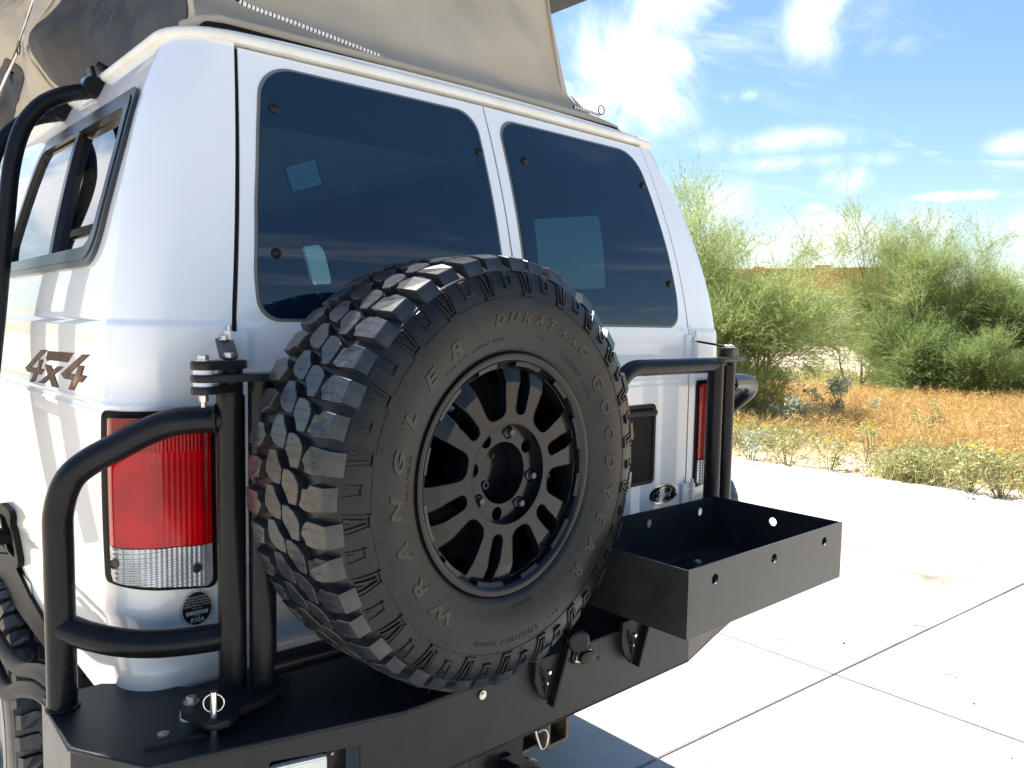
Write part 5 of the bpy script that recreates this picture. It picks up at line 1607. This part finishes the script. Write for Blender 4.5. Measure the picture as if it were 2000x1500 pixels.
def desert_tree(x, y, h, spread, seed, label, foliage='palo', trunk='gbark', n_main=5, density=1.0, lean=(0, 0), low=.25, tw=.0062, up_=.5, skirt=0, group='desert trees beyond the pad'):
    rnd = random.Random(seed); random.seed(seed)
    z0 = terrain_z(x, y)-.03
    root = empty('desert_tree', (x, y, z0)); tag(root, label, 'tree', group)
    bm = bmesh.new(); tips = []
    def grow(p, d, L, r, depth):
        pts = [p.copy()]; rr = [r]; n = 5; q = p.copy(); dd = d.copy()
        for i in range(n):
            dd = (dd+Vector((rnd.gauss(0, .16), rnd.gauss(0, .16), rnd.gauss(.03, .10)))).normalized()
            q = q+dd*(L/n); pts.append(q.copy()); rr.append(r*(1-.62*(i+1)/n))
            if depth >= 1 and i >= 1: tips.append((q.copy(), dd.copy(), depth))
        add_tube(bm, pts, rr, 6 if depth < 2 else 4, caps=False)
        if depth < 3:
            k = (3, 4, 4)[depth]
            for j in range(k):
                t = rnd.uniform(.35, 1.0) if depth else rnd.uniform(.45, 1)
                idx = min(n, max(1, int(t*n+.5)))
                az = rnd.uniform(0, 2*pi); sp = rnd.uniform(.45, .95)
                u = dd.cross(Vector((cos(az), sin(az), .2))).normalized()
                nd = (dd*cos(sp)+u*sin(sp)+Vector((0, 0, .18*up_))).normalized()
                grow(pts[idx], nd, L*rnd.uniform(.5, .72), rr[idx]*.62, depth+1)
    for m in range(n_main):
        az = 2*pi*m/n_main+rnd.uniform(-.5, .5); tilt = rnd.uniform(.25, .75)*spread
        d = Vector((sin(tilt)*cos(az)+lean[0], sin(tilt)*sin(az)+lean[1], cos(tilt))).normalized()
        grow(Vector((.12*cos(az), .12*sin(az), 0)), d, h*rnd.uniform(.42, .60), .022*h*rnd.uniform(.6, 1), 0)
    finish(bm, 'trunk', M[trunk], root, smooth=60)
    V, F = [], []
    per = max(2, int(9*density))
    for p, d, dep in tips:
        k = per if dep >= 2 else per//2
        if p.z < low: k //= 3
        for _ in range(k):
            dr = (d*rnd.uniform(.5, 1.3)+Vector((rnd.gauss(0, .45), rnd.gauss(0, .45), rnd.gauss(.35*up_, .36)))).normalized()
            q = p+Vector((rnd.gauss(0, .10), rnd.gauss(0, .10), rnd.gauss(0, .08)))
            L = rnd.uniform(.30, .95)*(.7+h*.05)
            blade(V, F, q, dr, L, tw*rnd.uniform(.8, 1.6), rnd.uniform(-.1, .5), 4)
            # fine leaflets along the twig
            for _l in range(7):
                t = rnd.uniform(.15, 1); qq = q+dr*L*t
                ld_ = (dr+Vector((rnd.gauss(0, .8), rnd.gauss(0, .8), rnd.gauss(0, .6)))).normalized()
                blade(V, F, qq, ld_, rnd.uniform(.04, .11), tw*1.5, 0, 1)
    # low skirt of shoots round the base
    for _ in range(skirt):
        az = rnd.uniform(0, 2*pi); rr_ = h*.30*spread*sqrt(rnd.random()); zz = rnd.uniform(.05, h*.30)
        p = Vector((rr_*cos(az)*(1+zz*.5), rr_*sin(az)*(1+zz*.5), zz))
        for _k in range(7):
            dr = Vector((cos(az)*.5+rnd.gauss(0, .5), sin(az)*.5+rnd.gauss(0, .5), rnd.gauss(.6, .5))).normalized()
            L = rnd.uniform(.25, .7)
            blade(V, F, p, dr, L, tw*1.2, rnd.uniform(0, .6), 3)
            for _l in range(6):
                qq = p+dr*L*rnd.uniform(.15, 1)
                blade(V, F, qq, (dr+Vector((rnd.gauss(0, .8), rnd.gauss(0, .8), rnd.gauss(0, .6)))).normalized(), rnd.uniform(.04, .11), tw*1.5, 0, 1)
    mesh_obj('crown', V, F, M[foliage], root)
    return root

def pol_at(u_deg, dist):        # bearing from the camera spot, clockwise from +Y
    a = radians(u_deg); return CAM.x+dist*sin(a), CAM.y+dist*cos(a)
trees = [
    (54.3, 15.5, 4.1, .70, 11, 'loose yellow-green tree with thin feathery top rising right beside the van', 'palo', 'gbark', 5, .5, (0, 0)),
    (56.6, 14.0, 2.9, .85, 12, 'bushy yellow-green tree right of the bumper hoop, its crown reaching the ground', 'palo', 'gbark', 6, .62, (.02, -.02)),
    (65.2, 24.0, 2.2, 1.1, 13, 'small leaning tree with bare bent trunk and crown spreading to its left', 'palo', 'bark', 3, .5, (-.22, .30)),
    (68.4, 23.0, 4.4, .55, 14, 'tall tree with dark hollow in its crown and spiky twin tops', 'palo', 'bark', 6, .9, (0, 0)),
    (70.2, 22.0, 2.1, 1.2, 15, 'wide low bush-like tree under the tall twin-topped tree', 'palo2', 'bark', 6, 1.0, (0, 0)),
    (73.0, 24.0, 3.0, .95, 16, 'dense dark green tree at the right edge of the photo', 'palo2', 'bark', 7, 1.1, (0, 0)),
    (76.3, 23.5, 3.0, 1.0, 17, 'green tree partly cut off by the right edge', 'palo2', 'bark', 6, 1.0, (0, 0)),
]
for a, d, h, sp, seed, lab, fo, tk, nm, den, lean in trees:
    x, y = pol_at(a, d)
    desert_tree(x, y, h, sp, seed, lab, fo, tk, nm, den, lean, skirt={11: 200, 12: 330, 14: 260, 15: 300, 16: 300, 17: 200}.get(seed, 0))
# the tree that the van's flank mirrors, far off to the left
desert_tree(-17, 13, 4.6, 1.1, 31, 'lone tree far left of the van, mirrored in its glossy flank', 'palo2', 'bark', 6, .7)
desert_tree(-23, 25, 5.0, 1.2, 32, 'second far-left tree, seen only mirrored in the van', 'palo2', 'bark', 6, .7)

def shrub(x, y, h, r, n, material, label, seed, cat='shrub', flowers=None, leaf=(.02, .045), group='low shrubs along the edge of the pad'):
    rnd = random.Random(seed); random.seed(seed)
    root = empty('low_shrub', (x, y, terrain_z(x, y)-.02)); tag(root, label, cat, group)
    V, F = [], []; V2, F2 = [], []; bm = bmesh.new()
    for s in range(max(7, n//45)):
        az = rnd.uniform(0, 2*pi); t = rnd.uniform(.05, .9)
        tip = Vector((r*t*cos(az), r*t*sin(az), h*(1-.45*t*t)*rnd.uniform(.75, 1.1)))
        pts = [Vector((.03*cos(az), .03*sin(az), 0)), tip*.5+Vector((rnd.gauss(0, .03), rnd.gauss(0, .03), .03)), tip]
        add_tube(bm, pts, [.006, .004, .002], 4, caps=False)
        for _ in range(45):
            f = rnd.uniform(.25, 1.0); p = pts[1]*(1-f)+tip*f if f > .5 else pts[0]*(1-2*f)+pts[1]*2*f
            p = p+Vector((rnd.gauss(0, .045), rnd.gauss(0, .045), rnd.gauss(0, .035)))
            d = Vector((rnd.gauss(0, 1), rnd.gauss(0, 1), rnd.gauss(.4, .8)))
            blade(V, F, p, d, rnd.uniform(*leaf)*1.6, rnd.uniform(*leaf)*.6, .2, 1)
        if flowers and rnd.random() < .8:
            for _ in range(4):
                c = tip+Vector((rnd.gauss(0, .05), rnd.gauss(0, .05), rnd.uniform(.0, .06)))
                for k in range(5):
                    a = 2*pi*k/5+rnd.random()
                    blade(V2, F2, c, Vector((cos(a), sin(a), .5)), .022, .020, .2, 1)
    finish(bm, 'stem', M['gbark'], root, smooth=60)
    tag(mesh_obj('leaves', V, F, M[material], root), kind='stuff')
    if V2: tag(mesh_obj('flowers', V2, F2, M['yellow'], root), kind='stuff')
    return root
SH = [
    (64.0, 14.6, .85, .75, 620, 'pale', 'pale grey-green broad-leaved shrub in front of the leaning tree', None, (.03, .07)),
    (61.2, 12.9, .60, .50, 420, 'pale', 'small pale leafy shrub left of the large pale one', None, (.03, .06)),
    (56.6, 11.3, .55, .55, 460, 'weed', 'straggly shrub with yellow flowers beside the right bumper posts', True, (.02, .04)),
    (58.6, 10.4, .44, .50, 330, 'pale', 'greyish shrub with scattered yellow flowers at the concrete edge', True, (.02, .04)),
    (61.0, 10.3, .46, .42, 330, 'weed', 'bright green weedy shrub growing at the concrete edge', None, (.02, .045)),
    (63.6, 10.1, .40, .38, 300, 'weed', 'green shrub dotted with bright yellow flowers near the slab edge', True, (.02, .04)),
    (66.0, 10.8, .48, .38, 300, 'weed', 'yellow-flowered green shrub further along the slab edge', True, (.02, .04)),
    (68.4, 9.8, .32, .32, 260, 'weed', 'low grey-green shrub right of the yellow flowers', None, (.02, .04)),
    (71.8, 9.4, .52, .50, 520, 'weed', 'dense fresh green shrub in the lower right corner by the slab', None, (.02, .05)),
    (73.6, 9.2, .55, .55, 560, 'weed', 'green flowering shrub cut by the right edge of the photo', True, (.02, .045)),
    (69.6, 12.9, .66, .35, 340, 'weed', 'thin upright green shrub standing alone in the orange grass', None, (.02, .05)),
    (55.0, 10.9, .40, .5, 420, 'weed', 'low flowering shrub half hidden behind the bumper posts', True, (.02, .04)),
]
for i, (a, d, h, r, n, m_, lab, fl_, lf) in enumerate(SH):
    x, y = pol_at(a, d); shrub(x, y, h, r, n, m_, lab, 100+i, flowers=fl_, leaf=lf)

random.seed(5)
def scatter(name, material, n, amin, amax, dmin, dmax, hmin, hmax, w, dens, lean=.35, seed=1, stems=6, spread=.10, dpow=1.0):
    rnd = random.Random(seed); random.seed(seed)
    V, F = [], []; c = 0; tries = 0
    while c < n and tries < n*12:
        tries += 1
        a = rnd.uniform(amin, amax); d = dmin+(dmax-dmin)*rnd.random()**dpow
        x, y = pol_at(a, d)
        if x < EDGE(y)+.12: continue
        if rnd.random() > dens(x, y): continue
        c += 1
        z = terrain_z(x, y)-.01
        hh = rnd.uniform(hmin, hmax)
        for s in range(stems):
            p = Vector((x+rnd.gauss(0, spread), y+rnd.gauss(0, spread), z))
            dr = Vector((rnd.gauss(0, lean), rnd.gauss(0, lean), 1))
            blade(V, F, p, dr, hh*rnd.uniform(.6, 1.1), w*rnd.uniform(.7, 1.4), rnd.uniform(0, .5), 2)
            if rnd.random() < .55:
                q = p+dr.normalized()*hh*rnd.uniform(.4, .9)
                for _ in range(3):
                    blade(V, F, q, Vector((rnd.gauss(0, 1), rnd.gauss(0, 1), rnd.gauss(.6, .5))), hh*.22, w*1.1, .2, 1)
    return tag(mesh_obj(name, V, F, M[material]), kind='stuff')
nz = lambda x, y, s, o: noise.noise(Vector((x*s, y*s, o)))
dens_o = lambda x, y: sstep(-.10, .28, nz(x, y, .45, 2)+.10+.5*sstep(8.9, 10.6, x+.078*y)-.55*gauss(hypot(x-CAM.x, y-CAM.y), 17.2, 1.0))*sstep(7.8, 8.8, x+.078*y)
scatter('dry_grass', 'drygrass', 5600, 52, 80, 8.7, 22, .18, .52, .009, dens_o, .40, 3, 8, .12, .9)
scatter('dry_straw', 'straw', 3000, 52, 80, 8.9, 21, .12, .34, .008, lambda x, y: .5+.6*nz(x, y, .8, 7), .7, 4, 6, .14)
scatter('green_weeds', 'weed', 2300, 52, 80, 8.7, 15, .12, .38, .010, lambda x, y: sstep(-.05, .3, nz(x, y, .8, 5))*max(.12, sstep(4.2, .2, x+.078*y-7.7)), .45, 6, 6, .09)
scatter('far_brush', 'weed', 900, 50, 88, 22, 40, .3, .7, .022, lambda x, y: sstep(0, .3, nz(x, y, .2, 15)), .5, 8, 8, .3)
# twigs and pebbles on the pad and the verge
rnd = random.Random(77); bm = bmesh.new()
for _ in range(420):
    a = rnd.uniform(50, 88); d = rnd.uniform(8.6, 13)
    x, y = pol_at(a, d)
    if x < EDGE(y)+.05: continue
    s = rnd.uniform(.012, .05)
    bmesh.ops.create_icosphere(bm, subdivisions=1, radius=s, matrix=Matrix.Translation((x, y, terrain_z(x, y)+s*.2)) @ Matrix.Diagonal((1, rnd.uniform(.6, 1.2), rnd.uniform(.4, .8), 1)))
tag(finish(bm, 'gravel', M['dirt'], None, smooth=60), kind='stuff')
bm = bmesh.new()
for _ in range(60):
    x, y = rnd.uniform(.6, 5.5), rnd.uniform(-2.5, 4)
    s = rnd.uniform(.003, .009)
    bmesh.ops.create_icosphere(bm, subdivisions=1, radius=s, matrix=Matrix.Translation((x, y, s*.4)))
for _ in range(8):
    x, y = rnd.uniform(1, 4.5), rnd.uniform(-2, 3); a = rnd.uniform(0, 6)
    add_tube(bm, [(x, y, .003), (x+.03*cos(a), y+.03*sin(a), .008), (x+.06*cos(a+.5), y+.06*sin(a+.5), .003)], .002, 4)
tag(finish(bm, 'pad_grit', M['bark'], None, smooth=60), kind='stuff')

# ================================================================== FAR BACKGROUND
M['orange'] = mat('rust_orange_panel', (.36, .095, .035), .7, var=.3, var_scale=.3)
M['white_wall'] = mat('white_wall', (.62, .61, .58), .7)
M['carw'] = mat('white_car_paint', (.75, .75, .75), .3, coat=1)
M['card'] = mat('dark_car_paint', (.06, .065, .07), .3, coat=1)
M['carg'] = mat('car_glass', (.02, .025, .03), .1)
M['greyw'] = mat('grey_wall', (.45, .44, .43), .8)
def facing(u, dist, turn=0):
    x, y = pol_at(u, dist); return Matrix.Translation((x, y, terrain_z(x, y))) @ Matrix.Rotation(-radians(u)+radians(turn), 4, 'Z')
bd = empty('warehouse', facing(60.2, 64).to_translation()); bd.rotation_euler = facing(60.2, 64, -6).to_euler()
tag(bd, 'low warehouse with rust-orange upper band showing between the trees', 'building')
box('wall', (0, 4, 1.35), (17.5, 8, 2.7), M['white_wall'], bd, .02)
box('orange_band', (0, 3.8, 3.60), (18.0, 8.4, 2.1), M['orange'], bd, .03)
box('parapet_pier', (8.85, -.3, 4.0), (.5, .6, 3.0), M['orange'], bd, .03)
box('roof_vent', (2.5, 3, 4.82), (1.0, 1.0, .5), M['orange'], bd, .03)
box('roof_vent', (-2.2, 3, 4.78), (.8, .8, .4), M['orange'], bd, .03)
for k in range(5):
    box('door_panel', (-7+3.4*k, -.06, 1.2), (1.5, .1, 2.2), M['greyw'], bd, .02)
def far_car(u, d, turn, paint, label, L=4.8, w=1.85, h=1.75, cab=(-.9, 1.5), pickup=False):
    T = facing(u, d, turn)
    c = empty('parked_car', T.to_translation()); c.rotation_euler = T.to_euler(); tag(c, label, 'car', 'vehicles parked beyond the trees')
    bm = bmesh.new()
    side = [(-L/2, .45), (-L/2, .95), (-L/2+.1, 1.05), (L/2-1.2, 1.05), (L/2-.1, .95), (L/2, .75), (L/2, .4)]
    add_plate(bm, side, -w/2, w/2, .05, Matrix.Rotation(pi/2, 4, 'X'))
    c0, c1 = cab
    add_plate(bm, [(c0, 1.04), (c0+.15, h), (c1-.7, h), (c1, 1.04)], -w/2+.1, w/2-.1, .06, Matrix.Rotation(pi/2, 4, 'X'))
    finish(bm, 'body', paint, c, smooth=30)
    bm = bmesh.new(); add_plate(bm, [(c0+.2, 1.12), (c0+.28, h-.12), (c1-.78, h-.12), (c1-.22, 1.12)], -w/2+.09, w/2-.09, 0, Matrix.Rotation(pi/2, 4, 'X')); finish(bm, 'window', M['carg'], c)
    for x in (-L/2+.9, L/2-.95):
        for y in (-w/2+.1, w/2-.1):
            bm = bmesh.new(); add_lathe(bm, [(0, -.11), (.2, -.11), (.34, -.10), (.34, .10), (.2, .11), (0, .11)], 20, Matrix.Translation((x, y, .34))); finish(bm, 'wheel', M['rubber'], c)
far_car(62.6, 41, 8, M['carw'], 'white pickup truck parked left of the pale gap in the trees', 5.4, 1.95, 1.85, (-.6, 1.7))
far_car(65.6, 43, 2, M['carw'], 'white sedan glimpsed behind the leaning tree', 4.7, 1.8, 1.5)
far_car(60.2, 42, 4, M['card'], 'dark car half hidden behind the feathery tree', 4.7, 1.85, 1.65)
far_car(70.6, 46, 5, M['carw'], 'white van roof showing right of the tall tree', 5.4, 2.0, 2.5, (-2.5, 2.3))
lw = empty('low_wall', facing(62.5, 37.5).to_translation()); lw.rotation_euler = facing(62.5, 37.5, 6).to_euler()
tag(lw, 'low grey kerb wall in front of the parked vehicles', 'wall')
box('wall_face', (0, 0, .15), (16, .2, .5), M['greyw'], lw, .02)
box('wall_cap', (0, 0, .43), (16.1, .3, .06), M['greyw'], lw, .01)
